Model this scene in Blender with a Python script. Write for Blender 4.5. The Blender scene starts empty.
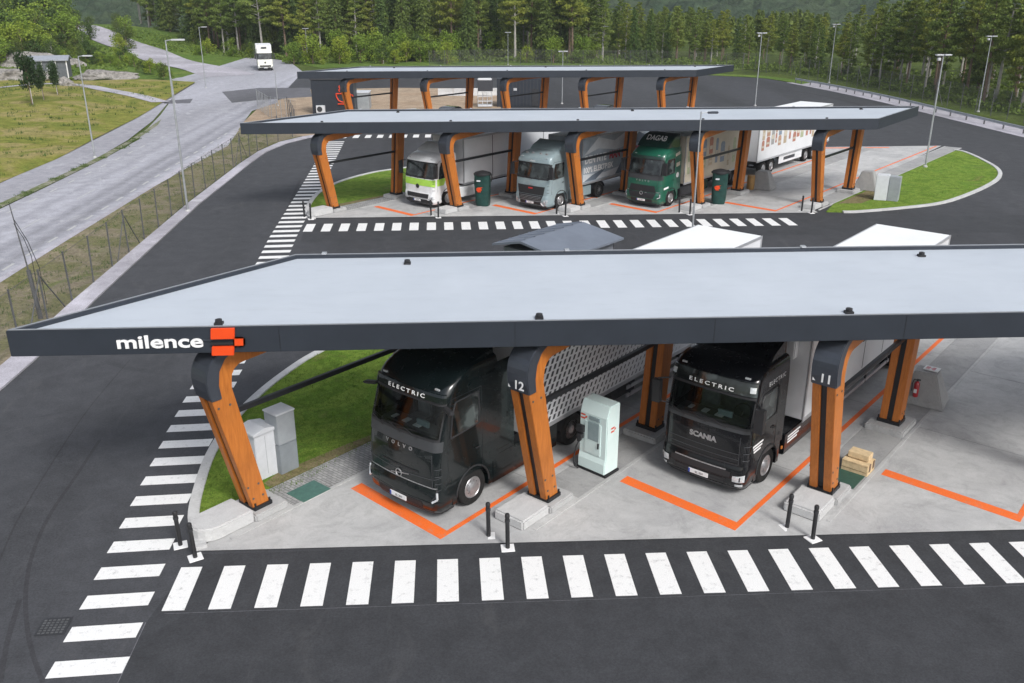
import bpy, bmesh, math, random
from mathutils import Vector, Matrix
R=math.radians
random.seed(7)
scn=bpy.context.scene
COL=scn.collection
PI=math.pi
# ---------------------------------------------------------------- camera model (used to place things on the ground)
FPX=905.;YH=-10.;H=13.2
TH=math.atan((341.5-YH)/FPX);PSI=R(3.0)
def G(px,py,z=0):
    d=(px-512)/FPX;e=(py-341.5)/FPX
    dn=math.sin(TH)+e*math.cos(TH);F=math.cos(TH)-e*math.sin(TH)
    t=(H-z)/dn;r=d*t;F*=t
    return (r*math.cos(PSI)+F*math.sin(PSI), -r*math.sin(PSI)+F*math.cos(PSI))
def P(x,y,z):
    r=x*math.cos(PSI)-y*math.sin(PSI);F=x*math.sin(PSI)+y*math.cos(PSI);u=z-H
    dep=F*math.cos(TH)-u*math.sin(TH);up=F*math.sin(TH)+u*math.cos(TH)
    return (512+FPX*r/dep, 341.5-FPX*up/dep)
cam=bpy.data.cameras.new('camera');co=bpy.data.objects.new('camera',cam);COL.objects.link(co)
co.location=(0,0,H);co.rotation_euler=(PI/2-TH,0,-PSI);cam.sensor_width=36;cam.lens=36*FPX/1024;cam.clip_start=.1;cam.clip_end=9000
scn.camera=co
# ---------------------------------------------------------------- light
w=bpy.data.worlds.new('World');scn.world=w;w.use_nodes=True
nt=w.node_tree;nt.nodes.clear()
sky=nt.nodes.new('ShaderNodeTexSky');sky.sky_type='NISHITA';sky.sun_disc=False
SE,SR=R(44),R(152)
sky.sun_elevation=SE;sky.sun_rotation=SR;sky.air_density=1.0;sky.dust_density=3.0;sky.ozone_density=1.0
hs=nt.nodes.new('ShaderNodeHueSaturation');hs.inputs['Saturation'].default_value=.42
bg=nt.nodes.new('ShaderNodeBackground');bg.inputs[1].default_value=.13
ow=nt.nodes.new('ShaderNodeOutputWorld')
nt.links.new(sky.outputs[0],hs.inputs['Color']);nt.links.new(hs.outputs[0],bg.inputs[0]);nt.links.new(bg.outputs[0],ow.inputs[0])
sl=bpy.data.lights.new('sun','SUN');sl.energy=2.0;sl.angle=R(16);sl.color=(1,.985,.96)
so=bpy.data.objects.new('sun',sl);COL.objects.link(so)
# direction to the sun, matching the sky texture's rotation (0 = +Y, clockwise)
sd=Vector((math.sin(SR)*math.cos(SE),math.cos(SR)*math.cos(SE),math.sin(SE)))
so.rotation_euler=sd.to_track_quat('Z','Y').to_euler();so.location=(0,0,60)
scn.view_settings.view_transform='Standard';scn.view_settings.look='None';scn.view_settings.gamma=1
scn.view_settings.exposure=.52
# ---------------------------------------------------------------- materials
def hx(s):
    s=s.lstrip('#');c=[int(s[i:i+2],16)/255 for i in(0,2,4)]
    return tuple((v/12.92 if v<=.04045 else ((v+.055)/1.055)**2.4) for v in c)+(1,)
def c3(r,g=None,b=None):
    if g is None:g=b=r
    return (r,g,b,1)
def newmat(n):
    m=bpy.data.materials.new(n);m.use_nodes=True;t=m.node_tree
    return m,t,t.nodes['Principled BSDF']
def noise(t,scale,detail=4,rough=.6,coord='Object',vecscale=None,dist=0):
    tc=t.nodes.new('ShaderNodeTexCoord');n=t.nodes.new('ShaderNodeTexNoise')
    n.inputs['Scale'].default_value=scale;n.inputs['Detail'].default_value=detail;n.inputs['Roughness'].default_value=rough
    n.inputs['Distortion'].default_value=dist
    if vecscale:
        mp=t.nodes.new('ShaderNodeMapping');mp.inputs['Scale'].default_value=vecscale
        t.links.new(tc.outputs[coord],mp.inputs[0]);t.links.new(mp.outputs[0],n.inputs['Vector'])
    else: t.links.new(tc.outputs[coord],n.inputs['Vector'])
    return n
def ramp(t,src,stops):
    r=t.nodes.new('ShaderNodeValToRGB');t.links.new(src,r.inputs[0])
    e=r.color_ramp.elements
    while len(e)<len(stops):e.new(.5)
    for i,(p,c) in enumerate(stops):e[i].position=p;e[i].color=c
    return r
def mix(t,fac,a,b,mode='MIX'):
    m=t.nodes.new('ShaderNodeMix');m.data_type='RGBA';m.blend_type=mode
    if isinstance(fac,(int,float)):m.inputs[0].default_value=fac
    else:t.links.new(fac,m.inputs[0])
    for k,v in((6,a),(7,b)):
        if isinstance(v,tuple):m.inputs[k].default_value=v
        else:t.links.new(v,m.inputs[k])
    return m.outputs[2]
def bump(t,b,src,st,dist=.02):
    n=t.nodes.new('ShaderNodeBump');n.inputs['Strength'].default_value=st;n.inputs['Distance'].default_value=dist
    t.links.new(src,n.inputs['Height']);t.links.new(n.outputs[0],b.inputs['Normal'])
def simple(n,col,rough=.5,metal=0,spec=.5,coat=0,var=.12,vs=3.0):
    m,t,b=newmat(n)
    nz=noise(t,vs,5,.65)
    lo=tuple(v*(1-var) for v in col[:3])+(1,);hi=tuple(min(1,v*(1+var)) for v in col[:3])+(1,)
    r=ramp(t,nz.outputs[0],[(.3,lo),(.7,hi)])
    t.links.new(r.outputs[0],b.inputs['Base Color'])
    b.inputs['Roughness'].default_value=rough;b.inputs['Metallic'].default_value=metal
    b.inputs['Specular IOR Level'].default_value=spec;b.inputs['Coat Weight'].default_value=coat
    return m
M={}
def asphalt(n,base,streak=.3,warm=1.0,sc=(1.0,.12,1.0),tracks=False):
    m,t,b=newmat(n)
    big=noise(t,.09,4,.6,vecscale=sc,dist=.6);fine=noise(t,22,3,.7);mid=noise(t,1.1,6,.72,dist=.3)
    c0=c3(base*(1-streak)*warm,base*(1-streak),base*(1-streak)*1.09);c1=c3(base*(1+streak)*warm,base*(1+streak)*1.005,base*(1+streak)*1.12)
    r1=ramp(t,big.outputs[0],[(.33,c0),(.68,c1)])
    r2=ramp(t,mid.outputs[0],[(.3,c3(.80)),(.5,c3(1.0)),(.72,c3(1.22))])
    r3=ramp(t,fine.outputs[0],[(.3,c3(.78)),(.7,c3(1.25))])
    a=mix(t,1.0,r1.outputs[0],r2.outputs[0],'MULTIPLY');a=mix(t,1.0,a,r3.outputs[0],'MULTIPLY')
    sm_=noise(t,.55,8,.72,vecscale=(1,.45,1),dist=1.6);rs=ramp(t,sm_.outputs[0],[(.56,c3(0)),(.76,c3(.5))])
    a=mix(t,rs.outputs[0],a,c3(base*2.1,base*2.1,base*2.15))
    dk=noise(t,.23,7,.75,dist=2.2);rd=ramp(t,dk.outputs[0],[(.58,c3(1)),(.66,c3(.80)),(.70,c3(1))]);a=mix(t,1,a,rd.outputs[0],'MULTIPLY')
    if tracks:
        tc=t.nodes.new('ShaderNodeTexCoord');sp=t.nodes.new('ShaderNodeSeparateXYZ');t.links.new(tc.outputs['Object'],sp.inputs[0])
        wn=noise(t,.12,5,.6,vecscale=(1,.35,1));ad=t.nodes.new('ShaderNodeMath');ad.operation='MULTIPLY_ADD';t.links.new(wn.outputs[0],ad.inputs[0]);ad.inputs[1].default_value=2.2;t.links.new(sp.outputs[0],ad.inputs[2])
        mr=t.nodes.new('ShaderNodeMapRange');mr.inputs[1].default_value=-29;mr.inputs[2].default_value=-21;t.links.new(ad.outputs[0],mr.inputs[0])
        rt=ramp(t,mr.outputs[0],[(0,c3(1.0)),(.26,c3(1.05)),(.34,c3(.86)),(.42,c3(1.03)),(.52,c3(.98)),(.62,c3(.68)),(.70,c3(.92)),(.80,c3(.66)),(.9,c3(1)) ])
        a=mix(t,1,a,rt.outputs[0],'MULTIPLY')
    t.links.new(a,b.inputs['Base Color']);b.inputs['Roughness'].default_value=.82;b.inputs['Specular IOR Level'].default_value=.35
    bump(t,b,fine.outputs[0],.35,.01)
    return m
M['asphalt']=asphalt('dark_asphalt',.047,.26,.97)
M['asphalt2']=asphalt('fresh_asphalt',.040,.16,.96,sc=(.15,1,1))
M['tyre_mark']=asphalt('tyre_mark_asphalt',.036,.2)
M['road']=asphalt('worn_road_asphalt',.33,.16,1.0,tracks=True)
M['road_dark']=asphalt('dark_patch_asphalt',.11,.2,1.0)
M['path']=asphalt('footpath_asphalt',.31,.16,1.01)
M['gravel']=asphalt('pale_gravel',.36,.25,1.04,sc=(1,1,1))
def ground_mix(n,cols,scale=.15,fine=6,bp=.6,bd=.06):
    m,t,b=newmat(n)
    a=noise(t,scale,6,.65,dist=.8);f=noise(t,fine,5,.75);g=noise(t,scale*7,5,.7)
    k=len(cols);r=ramp(t,a.outputs[0],[(.3+.4*i/(k-1),c) for i,c in enumerate(cols)])
    r2=ramp(t,f.outputs[0],[(.28,c3(.55)),(.5,c3(.95)),(.75,c3(1.45))]);r3=ramp(t,g.outputs[0],[(.3,c3(.75)),(.7,c3(1.25))])
    x=mix(t,1,r.outputs[0],r2.outputs[0],'MULTIPLY');x=mix(t,1,x,r3.outputs[0],'MULTIPLY')
    t.links.new(x,b.inputs['Base Color']);b.inputs['Roughness'].default_value=.95;b.inputs['Specular IOR Level'].default_value=.1
    bump(t,b,f.outputs[0],bp,bd)
    return m
M['lawn']=ground_mix('lawn_grass',[c3(.17,.19,.05),c3(.10,.18,.022),c3(.17,.25,.04),c3(.11,.20,.026),c3(.19,.22,.06)],.45,16,.9,.05)
M['field']=ground_mix('meadow_grass',[c3(.24,.20,.07),c3(.15,.18,.035),c3(.22,.22,.05),c3(.30,.25,.11),c3(.17,.19,.04)],.16,6,.9,.1)
M['verge']=ground_mix('dry_verge',[c3(.22,.19,.12),c3(.16,.16,.07),c3(.25,.21,.15),c3(.15,.17,.06)],.3,7,.9,.06)
M['brown']=ground_mix('brown_gravel',[c3(.30,.22,.15),c3(.38,.29,.21),c3(.33,.27,.2)],.1,9,.4,.03)
M['weeds']=ground_mix('weedy_gravel',[c3(.30,.29,.25),c3(.13,.16,.06),c3(.28,.27,.22),c3(.12,.15,.05)],.6,7,.9,.06)
M['forest']=ground_mix('forest_floor',[c3(.05,.06,.02),c3(.07,.10,.025),c3(.09,.12,.03),c3(.045,.06,.02)],.06,2,.9,.2)
M['bank']=ground_mix('green_bank',[c3(.13,.19,.04),c3(.09,.15,.03),c3(.17,.22,.05)],.12,3,.9,.1)
M['hill']=ground_mix('wooded_hillside',[c3(.030,.055,.032),c3(.060,.085,.045),c3(.035,.065,.038)],.014,.16,1,4)
M['soil']=ground_mix('bare_soil',[c3(.17,.15,.07),c3(.23,.19,.11)],.7,16,.8,.04)
def concrete(n,base,stain=.16,joints=None):
    m,t,b=newmat(n)
    a=noise(t,.28,6,.62,dist=.7);f=noise(t,30,3,.7);s=noise(t,1.7,7,.75,dist=1.0)
    st2=noise(t,.5,8,.78,vecscale=(1,1,1),dist=2.5);rs2=ramp(t,st2.outputs[0],[(.50,c3(1)),(.60,c3(.86)),(.66,c3(1)),(.75,c3(1.08))])
    r1=ramp(t,a.outputs[0],[(.3,c3(base*(1-stain),base*(1-stain)*1.0,base*(1-stain)*1.01)),(.7,c3(base*(1+stain)*1.0,base*(1+stain),base*(1+stain)*.985))])
    r2=ramp(t,s.outputs[0],[(.25,c3(.84)),(.5,c3(1)),(.75,c3(1.1))]);r3=ramp(t,f.outputs[0],[(.3,c3(.93)),(.7,c3(1.07))])
    x=mix(t,1,r1.outputs[0],r2.outputs[0],'MULTIPLY');x=mix(t,1,x,r3.outputs[0],'MULTIPLY');x=mix(t,1,x,rs2.outputs[0],'MULTIPLY')
    t.links.new(x,b.inputs['Base Color']);b.inputs['Roughness'].default_value=.78;b.inputs['Specular IOR Level'].default_value=.3
    bump(t,b,f.outputs[0],.15,.005)
    return m
M['concrete']=concrete('island_concrete',.42,.2)
M['concrete_l']=concrete('pale_concrete',.50,.10)
M['concrete_m']=concrete('strip_concrete',.32,.18)
M['concrete_d']=concrete('grey_concrete',.27,.15)
def pavers():
    m,t,b=newmat('paving_setts')
    tc=t.nodes.new('ShaderNodeTexCoord');mp=t.nodes.new('ShaderNodeMapping');mp.inputs['Rotation'].default_value=(0,0,R(42.9))
    br=t.nodes.new('ShaderNodeTexBrick');t.links.new(tc.outputs['Object'],mp.inputs[0]);t.links.new(mp.outputs[0],br.inputs['Vector'])
    br.inputs['Scale'].default_value=1;br.inputs['Brick Width'].default_value=.2;br.inputs['Row Height'].default_value=.1;br.inputs['Mortar Size'].default_value=.008
    br.inputs['Color1'].default_value=c3(.36,.36,.35);br.inputs['Color2'].default_value=c3(.26,.26,.26);br.inputs['Mortar'].default_value=c3(.13)
    nz=noise(t,1.2,5,.7);r=ramp(t,nz.outputs[0],[(.3,c3(.8)),(.7,c3(1.2))])
    t.links.new(mix(t,1,br.outputs[0],r.outputs[0],'MULTIPLY'),b.inputs['Base Color']);b.inputs['Roughness'].default_value=.85
    return m
M['pavers']=pavers()
def wornpaint(n,col,wear,under):
    m,t,b=newmat(n)
    nz=noise(t,5,7,.8);fi=noise(t,45,2,.6)
    r=ramp(t,nz.outputs[0],[(.25,c3(1)),(.25+wear,c3(0))])
    x=mix(t,r.outputs[0],col,under)
    r3=ramp(t,fi.outputs[0],[(.3,c3(.88)),(.7,c3(1.08))]);x=mix(t,1,x,r3.outputs[0],'MULTIPLY')
    t.links.new(x,b.inputs['Base Color']);b.inputs['Roughness'].default_value=.65
    return m
M['white_paint']=wornpaint('white_road_paint',c3(.76,.76,.75),.20,c3(.30))
M['white_paint_old']=wornpaint('worn_white_road_paint',c3(.56,.56,.55),.5,c3(.29))
M['orange_paint']=wornpaint('orange_floor_paint',c3(.80,.15,.022),.22,c3(.5,.25,.17))
M['white_paint_thin']=simple('white_lettering',c3(.78),.5,var=.03)
M['fascia']=simple('anthracite_cladding',c3(.034,.041,.054),.42,.3,.5,var=.10,vs=1.2)
def roofmat():
    m,t,b=newmat('pale_roof_membrane')
    a=noise(t,.35,5,.6,dist=.4);s=noise(t,3,6,.75,vecscale=(.3,1,1))
    r=ramp(t,a.outputs[0],[(.3,c3(.42,.46,.51)),(.7,c3(.47,.51,.56))]);r2=ramp(t,s.outputs[0],[(.25,c3(.92)),(.45,c3(1.0)),(.7,c3(1.03))])
    t.links.new(mix(t,1,r.outputs[0],r2.outputs[0],'MULTIPLY'),b.inputs['Base Color']);b.inputs['Roughness'].default_value=.55
    return m
M['roof']=roofmat()
M['trim']=simple('light_metal_trim',c3(.36,.38,.41),.4,.5,var=.06)
def wood():
    m,t,b=newmat('orange_glulam')
    n=noise(t,2.2,6,.7,vecscale=(9,9,.8),dist=.6);n2=noise(t,.8,3,.6);f=noise(t,26,4,.7,vecscale=(3,3,.15))
    r=ramp(t,n.outputs[0],[(.28,c3(.36,.108,.016)),(.5,c3(.46,.145,.022)),(.75,c3(.54,.185,.033))])
    r2=ramp(t,n2.outputs[0],[(.3,c3(.84)),(.7,c3(1.08))]);r3=ramp(t,f.outputs[0],[(.3,c3(.93)),(.7,c3(1.06))])
    x=mix(t,1,r.outputs[0],r2.outputs[0],'MULTIPLY');x=mix(t,1,x,r3.outputs[0],'MULTIPLY')
    t.links.new(x,b.inputs['Base Color']);b.inputs['Roughness'].default_value=.45;bump(t,b,f.outputs[0],.2,.005)
    return m
M['wood']=wood()
M['cap']=simple('dark_cap_metal',c3(.075,.085,.105),.34,.55,var=.12,vs=2)
M['black_metal']=simple('black_metal',c3(.02,.021,.024),.4,.3)
M['black_plastic']=simple('black_plastic',c3(.022,.022,.024),.5,0,.4)
M['rubber']=simple('tyre_rubber',c3(.018,.018,.018),.85,0,.2,var=.3,vs=12)
M['chassis']=simple('chassis_grey',c3(.035,.036,.04),.6,.2,var=.3,vs=6)
M['rim']=simple('wheel_steel',c3(.42,.42,.43),.35,.7,var=.15,vs=14)
M['galv']=simple('galvanised_steel',c3(.42,.44,.46),.45,.6,var=.18,vs=3)
M['galv_dull']=simple('dull_galvanised_steel',c3(.11,.112,.115),.6,.35,var=.25,vs=3)
M['lamp']=simple('lamp_housing',c3(.55,.56,.58),.4,.2)
def glass(n,col,rough=.04):
    m,t,b=newmat(n)
    nz=noise(t,1.8,3,.5,dist=.4);r=ramp(t,nz.outputs[0],[(.35,tuple(v*.25 for v in col[:3])+(1,)),(.56,col),(.64,tuple(v*2.6 for v in col[:3])+(1,))])  # lighter and darker patches in the colour imitate reflections in the glass
    t.links.new(r.outputs[0],b.inputs['Base Color']);b.inputs['Roughness'].default_value=rough;b.inputs['Specular IOR Level'].default_value=.65
    return m
M['glass']=glass('dark_glass',c3(.030,.036,.036))
def clearglass():
    m,t,b=newmat('clear_glass')
    tr_=t.nodes.new('ShaderNodeBsdfTransparent');tr_.inputs[0].default_value=(.62,.68,.67,1);gl=t.nodes.new('ShaderNodeBsdfGlossy');gl.inputs['Roughness'].default_value=.02
    fr_=t.nodes.new('ShaderNodeFresnel');fr_.inputs[0].default_value=1.42;ms=t.nodes.new('ShaderNodeMixShader')
    t.links.new(fr_.outputs[0],ms.inputs[0]);t.links.new(tr_.outputs[0],ms.inputs[1]);t.links.new(gl.outputs[0],ms.inputs[2]);t.links.new(ms.outputs[0],t.nodes['Material Output'].inputs[0])
    return m
M['clear_glass']=clearglass()
M['seat']=simple('seat_fabric',c3(.16,.165,.17),.8,var=.3,vs=6)
M['interior']=simple('interior_trim',c3(.07,.07,.072),.7,var=.2)
M['matte_band']=simple('matte_grey_trim',c3(.045,.048,.052),.55,var=.1)
M['paper']=simple('paper',c3(.7),.6)
def paint(n,col,coat=1.0,rough=.35,met=.0):
    m,t,b=newmat(n)
    nz=noise(t,1.4,6,.7,dist=.5);r=ramp(t,nz.outputs[0],[(.3,tuple(v*.86 for v in col[:3])+(1,)),(.7,tuple(min(1,v*1.1) for v in col[:3])+(1,))])
    t.links.new(r.outputs[0],b.inputs['Base Color'])
    d=noise(t,6,6,.7);rr=ramp(t,d.outputs[0],[(.3,c3(rough*.7)),(.75,c3(rough*1.5))]);t.links.new(rr.outputs[0],b.inputs['Roughness'])
    b.inputs['Metallic'].default_value=met;b.inputs['Coat Weight'].default_value=coat;b.inputs['Coat Roughness'].default_value=.04;b.inputs['Specular IOR Level'].default_value=.35
    return m
M['v_black']=paint('deep_green_black_paint',c3(.004,.0075,.008),.5,.22,.0)
M['s_black']=paint('black_truck_paint',c3(.004,.0045,.006),.45,.22)
M['m_white']=paint('white_truck_paint',c3(.76,.77,.78),.6)
M['m_lime']=paint('lime_truck_paint',c3(.42,.72,.10),.6)
M['man_grey']=paint('grey_green_truck_paint',c3(.27,.34,.36),.6,.35,.1)
M['d_green']=paint('green_truck_paint',c3(.012,.105,.065),.9)
M['d_green_dark']=paint('dark_green_truck_paint',c3(.008,.035,.026),.9)
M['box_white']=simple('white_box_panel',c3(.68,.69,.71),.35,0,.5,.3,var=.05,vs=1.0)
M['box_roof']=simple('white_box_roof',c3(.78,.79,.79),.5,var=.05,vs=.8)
M['alu']=simple('aluminium_rail',c3(.50,.51,.53),.35,.6,var=.1)
M['slot']=simple('charcoal_print',c3(.045,.047,.055),.5)
M['man_print']=simple('blue_grey_print',c3(.30,.35,.40),.5,var=.25,vs=.8)
M['man_pale']=simple('pale_print',c3(.55,.58,.61),.5,var=.15,vs=1)
M['man_deep']=simple('slate_print',c3(.12,.15,.19),.5,var=.25,vs=1)
M['red_print']=simple('red_print',c3(.42,.03,.05),.5)
M['cream_print']=simple('cream_print',c3(.52,.47,.38),.5,var=.12,vs=1)
for k,c in dict(pr_a=(.38,.17,.12),pr_b=(.30,.30,.30),pr_c=(.42,.34,.24),pr_d=(.20,.25,.32),pr_e=(.35,.38,.24),pr_f=(.40,.24,.16)).items(): M[k]=simple('product_print_'+k[-1],c3(*c),.5,var=.25,vs=5)
M['headlight']=simple('headlamp_lens',c3(.62,.65,.67),.12,.3,.8,1,var=.3,vs=20)
M['amber']=simple('amber_lens',c3(.7,.22,.02),.3)
M['redlens']=simple('red_lens',c3(.5,.02,.02),.3)
M['plate']=simple('plate_white',c3(.72),.5,var=.02)
M['plate_blue']=simple('plate_blue',c3(.02,.06,.35),.5)
M['mint']=simple('mint_cabinet',c3(.64,.77,.75),.35,0,.5,.3,var=.04,vs=2)
M['screen']=simple('grey_screen',c3(.25,.32,.33),.18,0,.6)
M['logo_orange']=simple('orange_sign',c3(.72,.065,.008),.4,var=.03)
M['logo_red']=simple('red_sign',c3(.65,.06,.02),.4)
M['tealplate']=simple('teal_cover_plate',c3(.07,.16,.13),.45,.1,var=.2,vs=9)
M['darkteal']=simple('dark_green_cover_plate',c3(.03,.08,.06),.5,var=.2,vs=9)
M['cover_green']=simple('dark_green_cover',c3(.010,.045,.038),.5,0,.4,var=.35,vs=3)
M['cab_grey']=simple('light_grey_cabinet',c3(.58,.60,.63),.45,var=.07)
M['cab_grey2']=simple('mid_grey_cabinet',c3(.30,.325,.345),.5,var=.12,vs=2)
M['cab_grey3']=simple('slate_grey_cabinet',c3(.22,.245,.265),.5,var=.12,vs=2)
M['ply']=simple('pale_pallet_wood',c3(.62,.47,.28),.7,var=.18,vs=7)
M['red']=simple('extinguisher_red',c3(.38,.012,.02),.3,0,.5,.6)
M['hut_roof']=simple('blue_grey_roof_metal',c3(.19,.215,.26),.38,.35,var=.12,vs=1)
M['hut_wall']=simple('grey_wall_cladding',c3(.16,.17,.19),.6)
M['shed_wall']=simple('grey_slate_cladding',c3(.10,.11,.12),.8,var=.25,vs=3)
M['shed_roof']=simple('shed_roof_metal',c3(.28,.30,.34),.5)
M['white_post']=simple('white_post_paint',c3(.62),.6)
M['rock']=ground_mix('pale_rock',[c3(.17,.16,.15),c3(.33,.31,.29),c3(.25,.24,.22)],.25,2.2,1,.3)
M['bark']=simple('pine_bark',c3(.17,.12,.085),.9,var=.35,vs=3)
M['bark_pale']=simple('pale_bark',c3(.36,.34,.31),.9,var=.25,vs=3)
M['blue_tarp']=simple('dark_car_paint',c3(.015,.016,.018),.2,0,.5,1)
def foliage(n,a,b_,tr=.3):
    m,t,b=newmat(n)
    oi=t.nodes.new('ShaderNodeObjectInfo')
    nz=noise(t,.9,4,.7);f=noise(t,6,2,.6)
    r=ramp(t,nz.outputs[0],[(.3,a),(.7,b_)])
    r2=ramp(t,f.outputs[0],[(.3,c3(.65)),(.7,c3(1.35))]);x=mix(t,1,r.outputs[0],r2.outputs[0],'MULTIPLY')
    ro=ramp(t,oi.outputs['Random'],[(0,c3(.72,.80,.75)),(.5,c3(1,1,1)),(1,c3(1.35,1.15,.9))]);x=mix(t,1,x,ro.outputs[0],'MULTIPLY')
    t.links.new(x,b.inputs['Base Color']);b.inputs['Roughness'].default_value=.7;b.inputs['Specular IOR Level'].default_value=.2
    tl=t.nodes.new('ShaderNodeBsdfTranslucent');t.links.new(x,tl.inputs[0]);ms=t.nodes.new('ShaderNodeMixShader');ms.inputs[0].default_value=tr
    o=t.nodes['Material Output'];t.links.new(b.outputs[0],ms.inputs[1]);t.links.new(tl.outputs[0],ms.inputs[2]);t.links.new(ms.outputs[0],o.inputs[0])
    return m
M['needles']=foliage('pine_needles',c3(.105,.16,.04),c3(.25,.31,.07))
M['spruce']=foliage('spruce_needles',c3(.07,.12,.038),c3(.15,.21,.055))
M['leaves']=foliage('bright_leaves',c3(.15,.23,.035),c3(.28,.38,.06),.35)
M['leaves_d']=foliage('dark_leaves',c3(.06,.10,.03),c3(.12,.18,.045),.3)
M['dark_crown']=foliage('dark_crown_leaves',c3(.03,.055,.025),c3(.06,.10,.035))
M['lawn_blade']=foliage('lawn_blades',c3(.13,.22,.035),c3(.23,.33,.06),.3)
M['under']=foliage('undergrowth_leaves',c3(.09,.145,.03),c3(.17,.25,.05),.3)
def netting():
    m,t,b=newmat('chain_link')
    b.inputs['Base Color'].default_value=c3(.16);b.inputs['Metallic'].default_value=.3
    tc=t.nodes.new('ShaderNodeTexCoord');sp=t.nodes.new('ShaderNodeSeparateXYZ');t.links.new(tc.outputs['Object'],sp.inputs[0])
    def mth(op,a,c=None):
        n=t.nodes.new('ShaderNodeMath');n.operation=op
        for i,v in enumerate((a,c)):
            if v is None:continue
            if isinstance(v,(int,float)):n.inputs[i].default_value=v
            else:t.links.new(v,n.inputs[i])
        return n.outputs[0]
    s=mth('ADD',sp.outputs[0],sp.outputs[1])
    k=12.0
    a=mth('LESS_THAN',mth('FRACT',mth('MULTIPLY',mth('ADD',s,sp.outputs[2]),k)),.075)
    c=mth('LESS_THAN',mth('FRACT',mth('MULTIPLY',mth('SUBTRACT',s,sp.outputs[2]),k)),.075)
    t.links.new(mth('MAXIMUM',a,c),b.inputs['Alpha'])
    return m
M['net']=netting()
# ---------------------------------------------------------------- mesh builder
class MB:
    def __init__(s):s.v=[];s.f=[]
    def add(s,vs,fs):
        o=len(s.v);s.v+= [tuple(v) for v in vs];s.f+=[tuple(i+o for i in f) for f in fs];return s
    def box(s,x0,x1,y0,y1,z0,z1,T=None):
        vs=[(x,y,z) for z in(z0,z1) for y in(y0,y1) for x in(x0,x1)]
        if T:vs=[T(v) for v in vs]
        return s.add(vs,[(0,2,3,1),(4,5,7,6),(0,1,5,4),(2,6,7,3),(0,4,6,2),(1,3,7,5)])
    def prism(s,poly,z0,z1,T=None):
        n=len(poly);vs=[(x,y,z0) for x,y in poly]+[(x,y,z1) for x,y in poly]
        if T:vs=[T(v) for v in vs]
        return s.add(vs,[tuple(range(n-1,-1,-1)),tuple(range(n,2*n))]+[(i,(i+1)%n,n+(i+1)%n,n+i) for i in range(n)])
    def sheet(s,poly,z):
        return s.add([(x,y,z) for x,y in poly],[tuple(range(len(poly)))])
    def tube(s,p,q,r,r2=None,n=8):
        p=Vector(p);q=Vector(q);r2=r if r2 is None else r2
        d=(q-p).normalized();u=d.orthogonal().normalized();w_=d.cross(u)
        vs=[p+(u*math.cos(2*PI*i/n)+w_*math.sin(2*PI*i/n))*r for i in range(n)]+[q+(u*math.cos(2*PI*i/n)+w_*math.sin(2*PI*i/n))*r2 for i in range(n)]
        return s.add(vs,[tuple(range(n-1,-1,-1)),tuple(range(n,2*n))]+[(i,(i+1)%n,n+(i+1)%n,n+i) for i in range(n)])
    def path(s,pts,r,n=6):
        for a,b in zip(pts,pts[1:]):s.tube(a,b,r,n=n)
        return s
    def lathe(s,prof,T,n=20):   # prof: (radius, along)
        vs=[]
        for r,h in prof:
            for i in range(n):vs.append(T(r*math.cos(2*PI*i/n),r*math.sin(2*PI*i/n),h))
        m=len(prof);fs=[(j*n+i,j*n+(i+1)%n,(j+1)*n+(i+1)%n,(j+1)*n+i) for j in range(m-1) for i in range(n)]
        fs+=[tuple(range(n-1,-1,-1)),tuple((m-1)*n+i for i in range(n))]
        return s.add(vs,fs)
    def grid(s,fn,nu,nv):
        vs=[fn(i/nu,j/nv) for j in range(nv+1) for i in range(nu+1)]
        return s.add(vs,[(j*(nu+1)+i,j*(nu+1)+i+1,(j+1)*(nu+1)+i+1,(j+1)*(nu+1)+i) for j in range(nv) for i in range(nu)])
    def mesh(s,name,mat,bevel=0,smooth=False,fix=True,seg=2):
        me=bpy.data.meshes.new(name);me.from_pydata(s.v,[],s.f)
        if fix or bevel:
            bm=bmesh.new();bm.from_mesh(me)
            if fix:bmesh.ops.recalc_face_normals(bm,faces=bm.faces)
            if bevel:
                es=[e for e in bm.edges if len(e.link_faces)==2 and e.calc_face_angle(0)>.5]
                bmesh.ops.bevel(bm,geom=es,offset=bevel,segments=seg,affect='EDGES',clamp_overlap=True)
            bm.to_mesh(me);bm.free()
        if smooth:
            me.polygons.foreach_set('use_smooth',[True]*len(me.polygons))
            try: me.set_sharp_from_angle(angle=R(38))
            except Exception: pass
        if mat:me.materials.append(mat)
        return me
    def build(s,name,mat,parent=None,bevel=0,smooth=False,fix=True,loc=None,rz=0,seg=2):
        return link(name,s.mesh(name,mat,bevel,smooth,fix,seg),parent,loc,rz)
def link(name,me,parent=None,loc=None,rz=0):
    o=bpy.data.objects.new(name,me);COL.objects.link(o)
    if parent:o.parent=parent
    if loc:o.location=loc
    o.rotation_euler.z=rz
    return o
def thing(name,label,cat,loc=(0,0,0),rz=0,group=None,sc=1):
    o=bpy.data.objects.new(name,None);COL.objects.link(o);o.location=loc;o.rotation_euler.z=rz;o.scale=(sc,)*3
    o['label']=label;o['category']=cat
    if group:o['group']=group
    return o
def tag(o,label,cat,group=None):
    o['label']=label;o['category']=cat
    if group:o['group']=group
    return o
def struct(o):o['kind']='structure';return o
def kids(o):return list(o.children)
def copytree(o,parent=None):
    c=o.copy();COL.objects.link(c);c.parent=parent
    for ch in kids(o):copytree(ch,c)
    return c
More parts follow.
